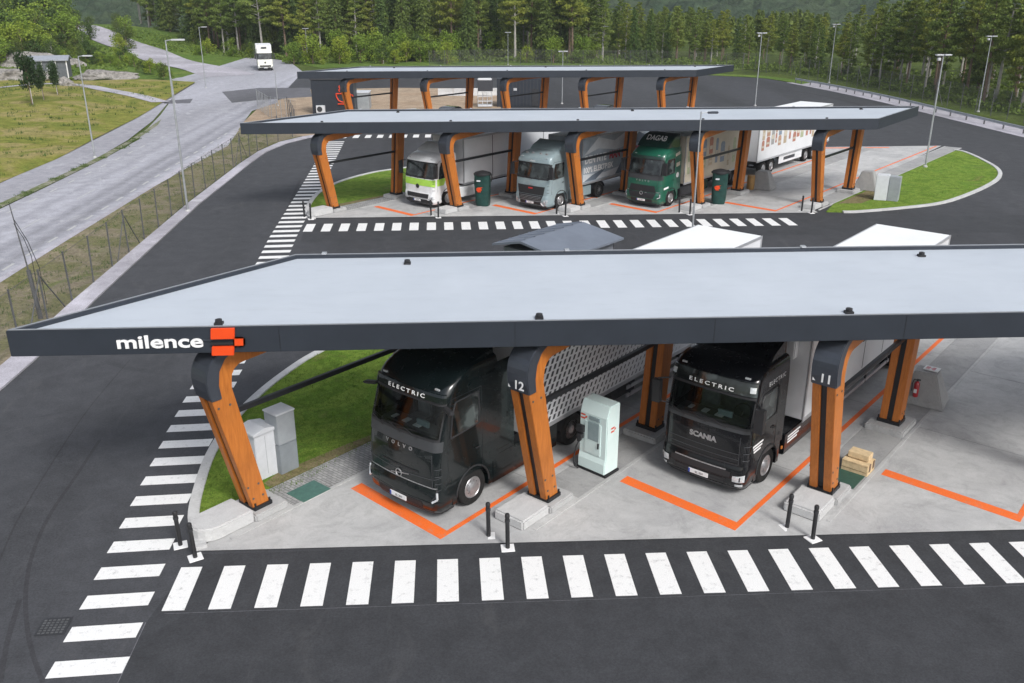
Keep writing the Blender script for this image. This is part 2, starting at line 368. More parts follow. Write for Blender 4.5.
def textmesh(txt,size,bold=.0,sx=1.0,align='CENTER',extr=.004,space=1.0,shear=0):
    cu=bpy.data.curves.new('t','FONT');cu.body=txt;cu.size=size;cu.align_x=align;cu.extrude=extr;cu.offset=bold;cu.space_character=space;cu.shear=shear
    o=bpy.data.objects.new('t',cu);COL.objects.link(o)
    dg=bpy.context.evaluated_depsgraph_get();dg.update()
    me=bpy.data.meshes.new_from_object(o.evaluated_get(dg));bpy.data.objects.remove(o)
    for v in me.vertices:v.co.x*=sx
    return me
def text(name,txt,size,mat,parent,fn,**k):
    """fn maps (across, up, out) of the lettering to a point"""
    me=textmesh(txt,size,**k);me.materials.clear();me.materials.append(mat)
    for v in me.vertices:v.co=Vector(fn(v.co.x,v.co.y,v.co.z))
    return link(name,me,parent)
# ---------------------------------------------------------------- frames of reference
AX=R(42.9);AV=(math.sin(AX),math.cos(AX));LV=(math.cos(AX),-math.sin(AX))
def SL(s,l):return (AV[0]*s+LV[0]*l, AV[1]*s+LV[1]*l)
def toSL(x,y):return (AV[0]*x+AV[1]*y, LV[0]*x+LV[1]*y)
CAN=[(-5.80,21.62,7.83),(-8.40,57.5,7.86),(-11.2,94.6,7.95)]
def legpos(c,i):x,y,d=CAN[c];return (x+d*i,y)
def catmull(pts,n=5):
    out=[];m=len(pts)
    for i in range(m-1):
        p0=pts[max(i-1,0)];p1=pts[i];p2=pts[i+1];p3=pts[min(i+2,m-1)]
        for k in range(n):
            t=k/n
            out.append(tuple(.5*((2*p1[j])+(-p0[j]+p2[j])*t+(2*p0[j]-5*p1[j]+4*p2[j]-p3[j])*t*t+(-p0[j]+3*p1[j]-3*p2[j]+p3[j])*t**3) for j in(0,1)))
    out.append(pts[-1]);return out
def offset(line,d):
    out=[]
    for i,p in enumerate(line):
        a=line[max(i-1,0)];b=line[min(i+1,len(line)-1)];dx,dy=b[0]-a[0],b[1]-a[1];L=math.hypot(dx,dy) or 1
        out.append((p[0]-dy/L*d,p[1]+dx/L*d))
    return out
# ================================================================ SETTING
# ground sheet
struct(MB().sheet([(-4000,-300),(4000,-300),(4000,7000),(-4000,7000)],-.03).build('ground',M['forest']))
def groundpoly(name,pts,z,mat):return struct(MB().sheet(pts,z).build(name,mat,fix=False))
yard=[(-16.4,-12),(-16.5,33),(-16.9,40),(-17.5,60),(-17.4,75),(-17.2,80.7),(-16.3,85.3),(-14.9,88.3),(-16,92),(-24,110),(-24,137),(-40,139),(-60,146),(-60,150),(-20,153),(7,160),(25,160),(36,157),(42.3,153.2),(48.2,148),(50.8,138),(52,126),(52.6,115),(53.0,104.4),(53.4,96.4),(54.0,87),(55.5,60),(58,20),(59,-12)]
groundpoly('asphalt_yard',yard,.012,M['asphalt'])
# the darker front lane (seam beside the long crossing)
groundpoly('asphalt_front_lane',[(-7.3,17.0),(-6.7,-12),(56,-12),(55,19.6),(-6.9,19.6)],.016,M['asphalt2'])
groundpoly('asphalt_middle_lane',[(-9.3,50),(-9.6,54.3),(23,54.2),(52,54),(54,50)],.016,M['asphalt2'])
# brown unfinished gravel area beside the rear canopy
groundpoly('gravel_area',[(-23.2,96),(-15.2,89.4),(-13.6,90.6),(-12.6,93.5),(-11.5,101),(-6,104),(4.5,109),(4.5,134),(-10,136),(-22.5,134),(-24.5,112)],.020,M['brown'])
# verge, gravel strip
groundpoly('verge',[(-22.6,-12),(-17.3,-12),(-17.3,33),(-17.8,40),(-18.5,60),(-18.4,75),(-18.1,82),(-17.2,87),(-15.6,90),(-23.2,97),(-22.9,94.4),(-21.6,84.2),(-22.1,72.9),(-22.5,60.2)],.014,M['verge'])
gl=[(-16.45,-12),(-16.55,33),(-16.95,40),(-17.55,60),(-17.45,75),(-17.25,80.7),(-16.35,85.3),(-14.9,88.4),(-13.5,90.4)]
gl2=[(-17.5,-12),(-17.55,33),(-17.9,40),(-18.35,60),(-18.25,75),(-18.0,81),(-17.1,86.2),(-15.5,89.4),(-14.1,91.0)]
struct(MB().prism(gl+gl2[::-1],-.02,.06).build('gravel_strip',M['gravel']))
# public road
road=[(-30.0,-12),(-22.7,-12),(-22.6,50),(-22.4,66),(-22.1,73),(-21.5,84.2),(-22.8,94.4),(-24.7,109.9),(-23.3,118),(-24,137)]
lot=[G(*p) for p in [(275,98),(303,72),(290,62),(262,57),(215,55.5),(190,55.5),(165,53),(140,57),(133,60.5),(146,66),(165,75),(172,80),(186,87)]]
roadp=road[:9]+[G(277,100)]+lot[1:]+[(-40.9,140),(-37.9,124),(-34.3,107),(-31.9,94),(-30.7,88.3),(-30.2,78.9),(-30.0,66)]
groundpoly('public_road',roadp,.024,M['road'])
# track that climbs away to the left behind the lot

groundpoly('dark_asphalt_patch',[G(*p) for p in [(222,92),(260,88),(310,88),(312,97),(262,100),(232,103)]],.030,M['road_dark'])
# footpath and weeds
groundpoly('footpath',[(-33.9,-12),(-30.7,-12),(-30.7,76),(-31.6,88),(-33.6,102),(-37.2,120),(-40.6,140),(-44,140),(-38.2,118),(-36.8,107),(-35.6,90.4),(-34.3,77.6),(-33.9,67)],.032,M['path'])
groundpoly('weed_strip',[(-30.75,30),(-30.15,30),(-30.1,66),(-30.25,79),(-30.9,88.3),(-31.9,98),(-33,103),(-31.4,88),(-30.8,76)],.036,M['weeds'])
groundpoly('footpath_patch',[G(*p) for p in [(165,101),(193,99),(190,103.5),(164,104)]],.037,M['road_dark'])
groundpoly('road_shoulder',[(-23.0,-12),(-22.55,-12),(-22.5,50),(-22.3,66),(-22.0,73),(-21.4,84.2),(-22.7,94.4),(-23.2,94.4),(-22.3,84.2),(-22.75,73),(-22.9,50)],.028,M['gravel'])
mk=MB()
def dash(x,y0,y1,wd,m=mk,z=.033):m.box(x-wd/2,x+wd/2,y0,y1,z-.003,z)
y=10
while y<92:
    dash(-23.35,y,y+1.2,.16);y+=2.7
y=10
while y<85:
    dash(-29.0,y,y+1.2,.14);y+=3.2
y=8
while y<80:
    dash(-26.2,y,y+3.2,.08);y+=9
struct(mk.build('road_markings',M['white_paint_old'],fix=False))
# field to the left: gentle rise with bumps
def fieldz(x,y):
    d=max(0,(-34-x) if y<90 else (-34.3-(y-90)*.085-x))
    e=1-math.exp(-d/9)
    return .05+e*(.9+.45*math.sin(x*.11+1)*math.sin(y*.07)+.2*math.sin(x*.31+y*.2))
fm=MB();nx,ny=60,70
def fxy(u,v):
    y=30+v*115;xe=(-34.0 if y<78 else -34.0-(y-78)*.075 -max(0,y-105)*.04)
    x=xe-u*u*75-u*4
    return (x,y,fieldz(x,y))
fm.grid(fxy,nx,ny);struct(fm.build('grass_field',M['field'],smooth=True,fix=False))
# far bank of bright green behind the lot
bank=MB()
def bankz(x,y):
    u=(x+260)/215;v=(y-141)/110;e=max(0,min(1,(1-u)*5))*max(0,min(1,v*4));return .018+e*(v*5.5+.6*math.sin(x*.09)*math.sin(y*.13))
def bxy(u,v):
    y=141+v*110;x=-260+u*215;return (x,y,bankz(x,y))
    y=141+v*85;x=-260+u*215
    e=min(1,(1-u)*5)*min(1,v*4);return (x,y,.018+e*(v*3.2+.6*math.sin(x*.09)*math.sin(y*.13)))
bank.grid(bxy,60,24)
struct(bank.build('green_bank',M['bank'],smooth=True,fix=False))
tm_=MB();cl=catmull([(-38,157),(-46,171),(-56,184),(-66,200),(-82,222),(-98,240)],8);cl_track=list(cl);wl_=offset(cl,4.2);wr_=offset(cl,-4.2)
vs=[]
for k,(p,q) in enumerate(zip(wl_,wr_)):
    for j in range(5):
        x=p[0]+(q[0]-p[0])*j/4;y=p[1]+(q[1]-p[1])*j/4;vs.append((x,y,max(bankz(x,y),.02)+.03+.10*min(1,max(0,(y-160)/10))))
tm_.add(vs,[(5*i+j,5*i+j+1,5*i+j+6,5*i+j+5) for i in range(len(cl)-1) for j in range(4)])
struct(tm_.build('gravel_track',M['gravel'],smooth=True,fix=False))
bank2=[G(*p) for p in [(150,56),(262,55),(300,64),(320,68),(480,66),(640,67),(735,70)]]
groundpoly('forest_edge_grass',[bank2[0],(-60,215)]+[(-20,215),(40,200),(60,170)]+bank2[::-1][:-1],.022,M['bank'])
# pale gravel path by the shed
pm=MB()
def pathmesh(pts,wd,n=24):
    cl=catmull([G(*p,.9) for p in pts],8);a=offset(cl,wd/2);b=offset(cl,-wd/2)
    vs=[];
    for p,q in zip(a,b):vs+=[(p[0],p[1],fieldz(*p)+.05),(q[0],q[1],fieldz(*q)+.05)]
    m=MB();m.add(vs,[(2*i,2*i+1,2*i+3,2*i+2) for i in range(len(cl)-1)]);return m
struct(pathmesh([(60,82),(85,84),(105,88),(135,92),(160,96)],2.4).build('gravel_footpath',M['gravel'],fix=False))
struct(pathmesh([(-5,89),(25,87),(60,83),(75,84)],1.6).build('gravel_footpath',M['gravel'],fix=False))
# hills
hm=MB()
def hxy(u,v):
    a=R(-52+104*u);r=320+v*v*2600
    x=r*math.sin(a);y=r*math.cos(a)
    h=max(0,(r-420)/2500)**1.05*420*(1+.22*math.sin(a*6+.7)+.1*math.sin(a*15+r*.002))
    h+=2.6*math.sin(x*.17+math.sin(y*.1)*2)*math.sin(y*.13)*min(1,v*6)+random.uniform(-1.8,1.8)
    return (x,y,h-.5)
hm.grid(hxy,220,110);struct(hm.build('wooded_hills',M['hill'],smooth=False,fix=False))
# ---------------------------------------------------------------- islands
def island(c,idx):
    x0,y0,d=CAN[c]
    yf=y0-1.85;yb=yf+24.6 if c<2 else yf+16
    # outline: front edge left..right, right lawn bulb, back edge, left lawn bulb
    xL=x0-1.15;x4=x0+4*d
    # shapes measured on the middle island
    lk=[(-1.15,-1.9),(-1.75,-.4),(-2.05,1.4),(-2.2,3.3),(-2.1,5.2),(-1.75,7.2),(-1.15,9.2),(-.3,11.2),(.95,12.9),(2.9,14.5),(5.5,16.2)] if c==0 else [(-1.1,-2.2),(-1.65,-.8),(-1.95,1.2),(-2.0,4.0),(-1.75,6.4),(-.8,9.6),(1.0,12.6),(2.9,14.3),(5.5,16.0)]
    lk=catmull([(x0+a,y0+b) for a,b in lk],6)
    rk=[(x4+.9,y0-2.28),(x4+2.1,y0-2.2),(x4+5.2,y0-1.35),(x4+8.2,y0-.2),(x4+11,y0+1.9),(x4+14.7,y0+5.4),(x4+17.4,y0+8.6),(x4+19.1,y0+11.9),(x4+20.1,y0+16),(x4+20.6,y0+19.6),(x4+20.2,y0+20.9)]
    rk=catmull(rk,6)
    # concrete slab (everything inside) then lawns on top
    bl=lk[-1];k=(yb-bl[1]);bl2=(bl[0]+k*AV[0]/AV[1],yb)
    slab=[(x0-.6,yf-.05)]+[(x4-.6,yf-.25)]+[(x4+20.0,yb+1.5)]+[bl2]+[(lk[-1][0],lk[-1][1])]+[(x0-.6,y0+2)]
    groundpoly('concrete_island',[(x0-1.05,yf-.06),(x4-.7,yf-.28),(x4-.7,yf+1)]+[(x4+20.2,yb+.5),bl2,bl],.045 if c!=1 else .045,M['concrete'])
    # left lawn: between kerb and the axis line through the paved strip
    ax0=(x0-.55+.02,y0+.35)
    lend=(bl2[0]-.3,yb)
    lw=MB()
    inner=offset(lk,-.16)
    lawn=[p for p in inner]+[(bl[0]+1.2,bl[1]+.3)]
    # line along the axis from the last kerb point back to the front leg
    s0,l0=toSL(x0,y0);base=SL(s0+.9,l0-.62);far=SL(s0+19,l0-.62)
    far=SL(toSL(*bl)[0]+1.0,l0-.62)
    lawnp=[inner[2]]+inner[3:]+[far,base,SL(s0-.2,l0-.75)]
    struct(MB().prism(lawnp,.0,.075).build('lawn',M['lawn']))
    a=lk;b=offset(lk,-.30)
    struct(MB().prism(a+b[::-1],.0,.12).build('kerb',M['concrete_l'],bevel=.015))
    # soil band beside the paved strip
    struct(MB().prism([SL(s0+.9,l0-.95),SL(s0+1.5,l0-1.15),SL(s0+4,l0-1.0),SL(s0+6,l0-.75),SL(s0+6,l0-.62),SL(s0+.9,l0-.62)],.03,.081).build('soil_patch',M['soil']))
    # right lawn
    if c<2:
        s4,l4=toSL(x4,y0)
        inner=offset(rk,.16)
        lp=[SL(toSL(*inner[0])[0],l4+1.0)]+inner[1:]+[SL(s4+29,l4+1.0)]
        lp=[(x4-.1,y0-1.95)]+inner[3:]+[SL(s4+28.6,l4+.75),SL(s4+1,l4+.75)]
        struct(MB().prism(lp,.0,.08).build('lawn',M['lawn']))
        struct(MB().prism(rk+offset(rk,.3)[::-1],.0,.12).build('kerb',M['concrete_l'],bevel=.015))
        struct(MB().prism([SL(s4+1.2,l4+.96),SL(s4+8,l4+.96),SL(s4+7.5,l4+1.3),SL(s4+5,l4+2.3),SL(s4+2.2,l4+2.1)],.03,.086).build('soil_patch',M['soil']))
    # paved strips along the axis, one per bay line
    st=MB();ln=MB();cb=MB()
    for i in range(5):
        s,l=toSL(*legpos(c,i))
        smax=s+(yb-y0)/AV[1]-.5
        pv=[SL(s+.75,l-.62),SL(smax,l-.62),SL(smax,l+.62),SL(s+.75,l+.62)]
        (st if i in(0,) else cb).prism(pv,.0,.058 if i in(0,2) else .056)
        for e in(-.68,.68):
            ln.prism([SL(s-1.3 if e>0 else s+.2,l+e-.05),SL(smax,l+e-.05),SL(smax,l+e+.05),SL(s-1.3 if e>0 else s+.2,l+e+.05)],.0,.064)
    struct(st.build('paved_strip',M['pavers']));struct(cb.build('paved_strip',M['concrete_m']));struct(ln.build('kerb_edging',M['concrete']))
    # orange bay lines
    om=MB()
    for i in range(1,5):
        s,l=toSL(x0+d*i,y0)
        r=l-.85-.12*i;lf=r-3.65
        cx,cy=SL(0,r);k=(y0-1.45-cy)/AV[1];cor=SL(k,r)
        sc=k-.28
        wd=.36
        lw_=.07
        # thick stop line from left to the corner, thin line back along the bay
        om.prism([SL(sc+.18,lf),SL(sc-.02,r+.07),SL(sc+wd,r+.07),SL(sc+wd+.22,lf)],.040,.0505)
        om.prism([SL(sc+wd,r-.08),SL(sc+wd,r+.07),SL(s+(yb-y0)/AV[1]-.8,r+.07),SL(s+(yb-y0)/AV[1]-.8,r-.08)],.040,.0505)
        om.prism([SL(s+3.2,r+.05),SL(s+3.2,r+.33),SL(s+3.3,r+.33),SL(s+3.3,r+.05)],.040,.0505)
    if c==1: om.prism([(x0+d*4+4,yb-.4),(x0+d*4+15,yb-.4),(x0+d*4+15,yb-.05),(x0+d*4+4,yb-.05)],.04,.0505)
    struct(om.build('bay_lines',M['orange_paint'],fix=False))
    jm=MB()
    for i in range(0,5):
        s,l=toSL(*legpos(c,i))
        for ds in(6,12,18,24):
            if ds*AV[1]<yb-y0-1: jm.prism([SL(s+ds,l+.75),SL(s+ds,l+5),SL(s+ds+.02,l+5),SL(s+ds+.02,l+.75)],.04,.0475)
    struct(jm.build('slab_joints',M['concrete_d'],fix=False))
for c in range(3):island(c,c)
# crossings
cw=MB()
def zebra_x(xs,x1,yb,yt,pitch,wd,sk,z=.024):
    m=MB();x=xs
    while x<x1:
        m.prism([(x,yb),(x+wd,yb),(x+wd+sk,yt),(x+sk,yt)],z-.004,z);x+=pitch
    return m
struct(zebra_x(-7.08,38,17.38,19.05,1.042,.51,-.03).build('crossing_stripes',M['white_paint'],fix=False))
struct(zebra_x(-9.52,20.2,52.25,54.1,1.033,.54,-.05).build('crossing_stripes',M['white_paint'],fix=False))
struct(zebra_x(-11.8,6,88.3,90.2,1.15,.56,0).build('crossing_stripes',M['white_paint'],fix=False))
m=MB();y=6.34
lx=[(-8.2,5),(-8.8,15.3),(-9.7,26.7),(-10.2,36),(-11.2,50.5),(-11.8,66),(-12.7,86.5)]
def li(y,L):
    for a,b in zip(L,L[1:]):
        if y<=b[1]:return a[0]+(b[0]-a[0])*(y-a[1])/(b[1]-a[1])
    return L[-1][0]
while y<86.5:
    xl=li(y,lx);xr=xl+1.52
    m.prism([(xl,y+.02),(xr,y+.10),(xr,y+.60),(xl,y+.52)],.020,.024);y+=1.117
struct(m.build('crossing_stripes',M['white_paint'],fix=False))
# seams in the asphalt
sm=MB()
sm.prism([(-6.7,-10),(-6.68,-10),(-7.3,17),(-7.32,17)],.017,.0185)
sm.prism([(-7,17.28),(50,17.28),(50,17.292),(-7,17.292)],.017,.0185)
struct(sm.build('asphalt_seams',M['road_dark'],fix=False))
tm_=MB()
def tyre(pts,wd,z):
    cl=catmull([G(*p) for p in pts],8);l_=offset(cl,wd/2);r_=offset(cl,-wd/2)
    tm_.add([(x,y,z) for p in zip(l_,r_) for x,y in p],[(2*i,2*i+1,2*i+3,2*i+2) for i in range(len(cl)-1)])
tyre([(43,683),(33,655),(27,625),(26,590),(33,553),(50,515),(75,478),(100,440)],.10,.0145)
tyre([(0,560),(18,520),(48,470),(88,410),(130,360)],.05,.0145)
tyre([(0,683),(8,640),(20,600)],.12,.0145)
tyre([(205,330),(240,300),(262,262),(285,215),(300,180)],.2,.0145)
tyre([(720,300),(880,112),(850,102),(800,92),(740,86)][1:],.5,.0145)
struct(tm_.build('tyre_marks',M['tyre_mark'],fix=False))
gx,gy=G(54,627)
g=thing('drain_grate','square iron drain grate in the asphalt beside the long crossing','drain grate',(gx,gy,.018),.05)
fr=MB();fr.box(-.32,.32,-.30,.30,0,.006).build('frame',M['chassis'],g)
gm=MB()
for i in range(6):
    for j in range(6):gm.box(-.27+i*.094,-.21+i*.094,-.25+j*.087,-.20+j*.087,.006,.012)
gm.build('grating',M['galv_dull'],g)
# ================================================================ CANOPIES
def capprof():
    # outer edge of the frame in (s,z): front leg leans to -s, rear leg to +s
    out=[(-.30,.32),(-1.12,3.95)]
    r=.75;cx,cz=-1.18+r,5.0-r
    for k in range(0,9):
        a=PI-k*PI/16;out.append((cx+r*math.cos(a),cz+r*math.sin(a)))
    out[1]=(-1.16,4.0)
    return out
def canopy(c,label,name='charging_canopy',bays=(),sign=False):
    x0,y0,d=CAN[c]
    root=thing(name,label,'canopy',(x0,y0,0))
    xr=4*d
    ZB,ZT=5.04,5.70
    fl=(-5.1,-1.02);bl=(.62,5.3);br=(xr+8.5,5.3);frn=(xr+2.9,-1.02)
    poly=[fl,frn,br,bl]
    def inset(dd):
        n=len(poly);o=[]
        for i in range(n):
            a=Vector(poly[i-1]);b=Vector(poly[i]);c_=Vector(poly[(i+1)%n])
            e1=(b-a).normalized();e2=(c_-b).normalized();n1=Vector((-e1.y,e1.x));n2=Vector((-e2.y,e2.x))
            k=dd/(1+n1.dot(n2));o.append(tuple(b+(n1+n2)*k))
        return o
    ins=inset(.13)
    # fascia ring
    f=MB();n=4
    vs=[(x,y,ZB) for x,y in poly]+[(x,y,ZT) for x,y in poly]+[(x,y,ZT) for x,y in ins]+[(x,y,ZB) for x,y in ins]
    fs=[]
    for i in range(4):
        j=(i+1)%4
        fs+=[(i,j,4+j,4+i),(4+i,4+j,8+j,8+i),(8+i,8+j,12+j,12+i),(12+i,12+j,j,i)]
    f.add(vs,fs);fa=f.build('fascia',M['fascia'],root,bevel=.012)
    MB().prism(ins,5.50,5.60).build('roof_deck',M['roof'],root)
    MB().prism(ins,5.06,5.10).build('soffit',M['fascia'],root)
    # thin pale drip trim on the fascia top
    t=MB();i2=inset(.02);i3=inset(.055)
    for i in range(4):
        j=(i+1)%4
        t.add([(*i2[i],ZT+.002),(*i2[j],ZT+.002),(*i2[j],ZT+.022),(*i2[i],ZT+.022),(*i3[i],ZT+.002),(*i3[j],ZT+.002),(*i3[j],ZT+.022),(*i3[i],ZT+.022)],[(0,1,2,3),(5,4,7,6),(3,2,6,7),(0,4,5,1)])
    t.build('edge_trim',M['trim'],root)
    # vertical joints of the fascia sheets
    jm=MB()
    for k in range(1,7):
        xx=fl[0]+(frn[0]-fl[0])*k/7+.9*math.sin(k)
        jm.box(xx-.006,xx+.006,fl[1]-.004,fl[1]+.004,ZB+.01,ZT-.01)
    jm.build('cladding_joints',M['black_metal'],root,fix=False)
    for k in range(5):
        for (px,py) in ((k*d-.25,-.55),)+(((k*d+4.05,4.45),) if k%2==0 else ()):
            v=MB();v.box(px-.10,px+.10,py-.09,py+.09,5.6,5.66);v.lathe([(.07,5.65),(.085,5.67),(.085,5.73),(.04,5.745)],lambda x,y,h,px=px,py=py:(px+x,py+y,h),10)
            v.build('roof_outlet',M['black_plastic'],root)
    for k in range(6):
        cx=1.5+k*7.4;cl=MB();cl.box(cx-.07,cx+.07,5.16,5.33,ZT+.022,ZT+.07);cl.build('edge_clip',M['alu'],root)
    # frames
    out=capprof()
    def frame_poly():
        o=list(out)+[(5.35,5.0),(6.28,5.0)]
        o+= [(5.74,.32),(5.24,.32)]
        # inner side going back to the front
        o+= [(5.62,4.60),(2.6,4.66),(.3,4.52)]
        r=.38
        for k in range(0,5):
            a=PI/2+k*PI/8
            o.append((-.10+r*math.cos(a),4.50-r+r*math.sin(a)))
        o+= [(-.50,3.9),(.20,.32)]
        return o
    fp=frame_poly()
    def ext(poly,l0,l1,grow=0):
        def T(v):s,z,l=v;return (AV[0]*s+LV[0]*l,AV[1]*s+LV[1]*l,z)
        return MB().prism(poly,l0,l1,T)
    w1,w2=.085,.31
    mb=ext(fp,-w2,-w1);b2=ext(fp,w1,w2);mb.add(b2.v,b2.f)
    me_f=mb.mesh('portal_frame',M['wood'],bevel=.012)
    # dark channels inside the legs
    ch=ext([(-.24,.34),(-1.07,3.9),(-.56,3.9),(.14,.34)],-w1,w1);b=ext([(5.22+.06,.34),(5.66,.34),(6.16,4.9),(5.70,4.6)],-w1,w1);ch.add(b.v,b.f)
    b=ext([(-.5,4.62),(5.7,4.72),(5.7,4.95),(-.5,4.95)],-w1,w1);ch.add(b.v,b.f)
    me_c=ch.mesh('metal_channel',M['black_metal'])
    # wrap-around corner cap: band following the outer edge
    cp=[(-1.10,3.72)]+out[1:];cp=[(s-.025*(1 if s<-.8 else .3),z+(.02 if z>4.6 else 0)) for s,z in cp]
    inner=[(s+.16 if s<-.95 else s+.12,z-(.0 if z<4.3 else .12)) for s,z in cp]
    capb=MB()
    prof=[(-1.12,3.72)]+[(s-.03,z) for s,z in out[1:-2]]+[(-.38,5.028),(.15,5.028),(.15,4.9)]
    r=.5
    pin=[(-.35,4.86),(-.62,4.72),(-.80,4.45),(-.86,4.1),(-.82,3.72)]
    capm=ext(prof+pin,-w2-.03,w2+.03)
    me_cap=capm.mesh('corner_cap',M['cap'],bevel=.02)
    # tie bar
    tb=ext([(-.62,3.05),(5.6,3.05),(5.6,3.19),(-.62,3.19)],-.06,.06);me_t=tb.mesh('tie_bar',M['black_metal'],bevel=.01)
    sh=MB()
    me_s=[]
    for s in(0.0,5.48):
        q=ext([(s-.30,.24),(s+.26,.24),(s+.26,.36),(s-.30,.36)],-.36,.36)
        for l in(-.33,.33):
            for ds in(-.25,.2):
                x=s+ds;b=ext([(x-.02,.36),(x+.02,.36),(x+.02,.46),(x-.02,.46)],l-.02,l+.02);q.add(b.v,b.f)
        me_s.append(q.mesh('base_shoe',M['black_metal']))
    bo=MB()
    for (s_,z_) in((-.28,.62),(.02,.62),(-.40,1.0),(-.08,1.0),(5.40,.62),(5.62,.62),(-.95,3.5),(-.62,3.5)):
        for l_ in(-w2-.012,w2+.012):
            c_=(AV[0]*s_+LV[0]*l_,AV[1]*s_+LV[1]*l_,z_);d_=(AV[0]*s_+LV[0]*(l_*1.03),AV[1]*s_+LV[1]*(l_*1.03),z_);bo.tube(c_,d_,.032,n=8)
    me_bolt=bo.mesh('bolts',M['galv_dull'])
    for k in range(5):
        loc=(k*d,0,0)
        fo=link('portal_frame',me_f,root,loc)
        link('metal_channel',me_c,fo);link('corner_cap',me_cap,fo);link('bolts',me_bolt,fo);link('tie_bar',me_t,fo)
        for ms in me_s:link('base_shoe',ms,fo)
        if k<len(bays) and bays[k]:
            txt=bays[k]
            def fn(a,u,o):
                s=-1.183-.028*(u/.3)-o-.004;s=-1.225-o
                return (AV[0]*s+LV[0]*(a+.07),AV[1]*s+LV[1]*(a+.07),3.86+u)
            text('bay_number',txt,.33,M['white_paint_thin'],fo,fn,bold=.006,sx=1.05)
            ar=MB();
            for tri in ([(-.27,3.86),(-.19,3.86),(-.27,3.95)],):
                ar.add([(AV[0]*-1.225+LV[0]*a,AV[1]*-1.225+LV[1]*a,z) for a,z in tri],[(0,1,2)])
            ar.build('arrow_mark',M['white_paint_thin'],fo,fix=False)
    if sign:
        yy=fl[1]
        def fn(a,u,o):return (a,yy-.012-o,ZB+u)
        xs=G(117,346,5.35)[0]-x0+.05;xe=G(203.5,346,5.35)[0]-x0
        xs=P  # placeholder, replaced below
        # positions along the fascia found from the face plane
        def onface(px):
            lo,hi=-9.,30.
            for _ in range(50):
                mid=(lo+hi)/2
                if P(x0+mid,y0+yy,5.37)[0]<px:lo=mid
                else:hi=mid
            return lo
        a0,a1=onface(117),onface(203)
        me=textmesh('milence',.45,bold=.009,align='LEFT',extr=.015)
        xsn=[v.co.x for v in me.vertices];mn,mx=min(xsn),max(xsn)
        for v in me.vertices:
            v.co=Vector((a0+(v.co.x-mn)/(mx-mn)*(a1-a0),yy-.02-v.co.z,ZB+.17+v.co.y))
        me.materials.clear();me.materials.append(M['white_paint_thin']);link('name_lettering',me,fa)
        def par(p0,p1,z0,z1,sk=.03,dp=.08):
            a,b=onface(p0),onface(p1);q=MB();q.prism([(a,z0),(b,z0),(b+sk,z1),(a+sk,z1)],0,dp,lambda v:(v[0],yy-.02-v[2],v[1]));return q
        q=par(211.8,235.5,5.42,5.69);q.build('logo_block',M['logo_orange'],fa,bevel=.01)
        q=par(210.8,233,5.0,5.23);q.build('logo_block',M['logo_orange'],fa,bevel=.01)
        q=par(233.2,245.3,5.21,5.46,.015);q.build('logo_block',M['logo_orange'],fa,bevel=.04)
        q=par(203,212.5,5.36,5.40,0,.01);q.build('logo_bar',M['cap'],fa,bevel=.0)
        q=par(211,233.5,5.27,5.33,.0,.05);q.build('logo_bar',M['black_plastic'],fa,bevel=.0)
    return root
canopy(0,'near charging canopy with lettering, orange logo and bays 12 and 11','charging_canopy',('','12','11','10','9'),True)
canopy(1,'middle charging canopy with pale roof and five orange timber frames in full view','charging_canopy')
canopy(2,'farthest charging canopy, partly hidden behind the middle one, beside the cup sign','charging_canopy')
# plinths
CN=['near','middle','farthest']
ORD=['first','second','third','fourth','fifth']
for c in(0,1):
    for i in range(5 if c else 4):
        s,l=toSL(*legpos(c,i))
        nm='long rounded' if i==0 else 'pale'
        t=thing('concrete_plinth','%s plinth under the %s canopy\'s %s front leg from the left'%(nm,CN[c],ORD[i]),'plinth',(*legpos(c,i),0),-AX,'plinths under the canopy legs')
        # elongated block with a rounded nose in front, lower foot under the leg
        def stad(hw,s0,s1):
            o=[(-hw,s1),(-hw,s0+hw)]
            for k in range(1,8):
                a=PI+k*PI/8;o.append((hw*math.cos(a),s0+hw+hw*math.sin(a)))
            return o+[(hw,s0+hw),(hw,s1)]
        MB().prism(stad(.50,-1.95,-.42) if i==0 else [(-.5,-1.55),(.5,-1.55),(.5,-.42),(-.5,-.42)],.02,.42 if i==0 else .33).build('nose_block',M['concrete_l'],t,bevel=.05)
        MB().prism([(-.56,-.42),(.56,-.42),(.56,.62),(-.56,.62)],.02,.25).build('foot',M['concrete'],t,bevel=.04)
    for i in range(5 if c else 4):
        s,l=toSL(*legpos(c,i));x,y=SL(s+5.48,l)
        t=MB().prism([(-.6,-.7),(.6,-.7),(.6,.7),(-.6,.7)],.02,.25).build('rear_plinth',M['concrete'],bevel=.04,loc=(x,y,0),rz=-AX)
        tag(t,'low concrete pad under the %s canopy\'s %s rear leg from the left'%(CN[c],ORD[i]),'plinth','pads under the rear canopy legs')
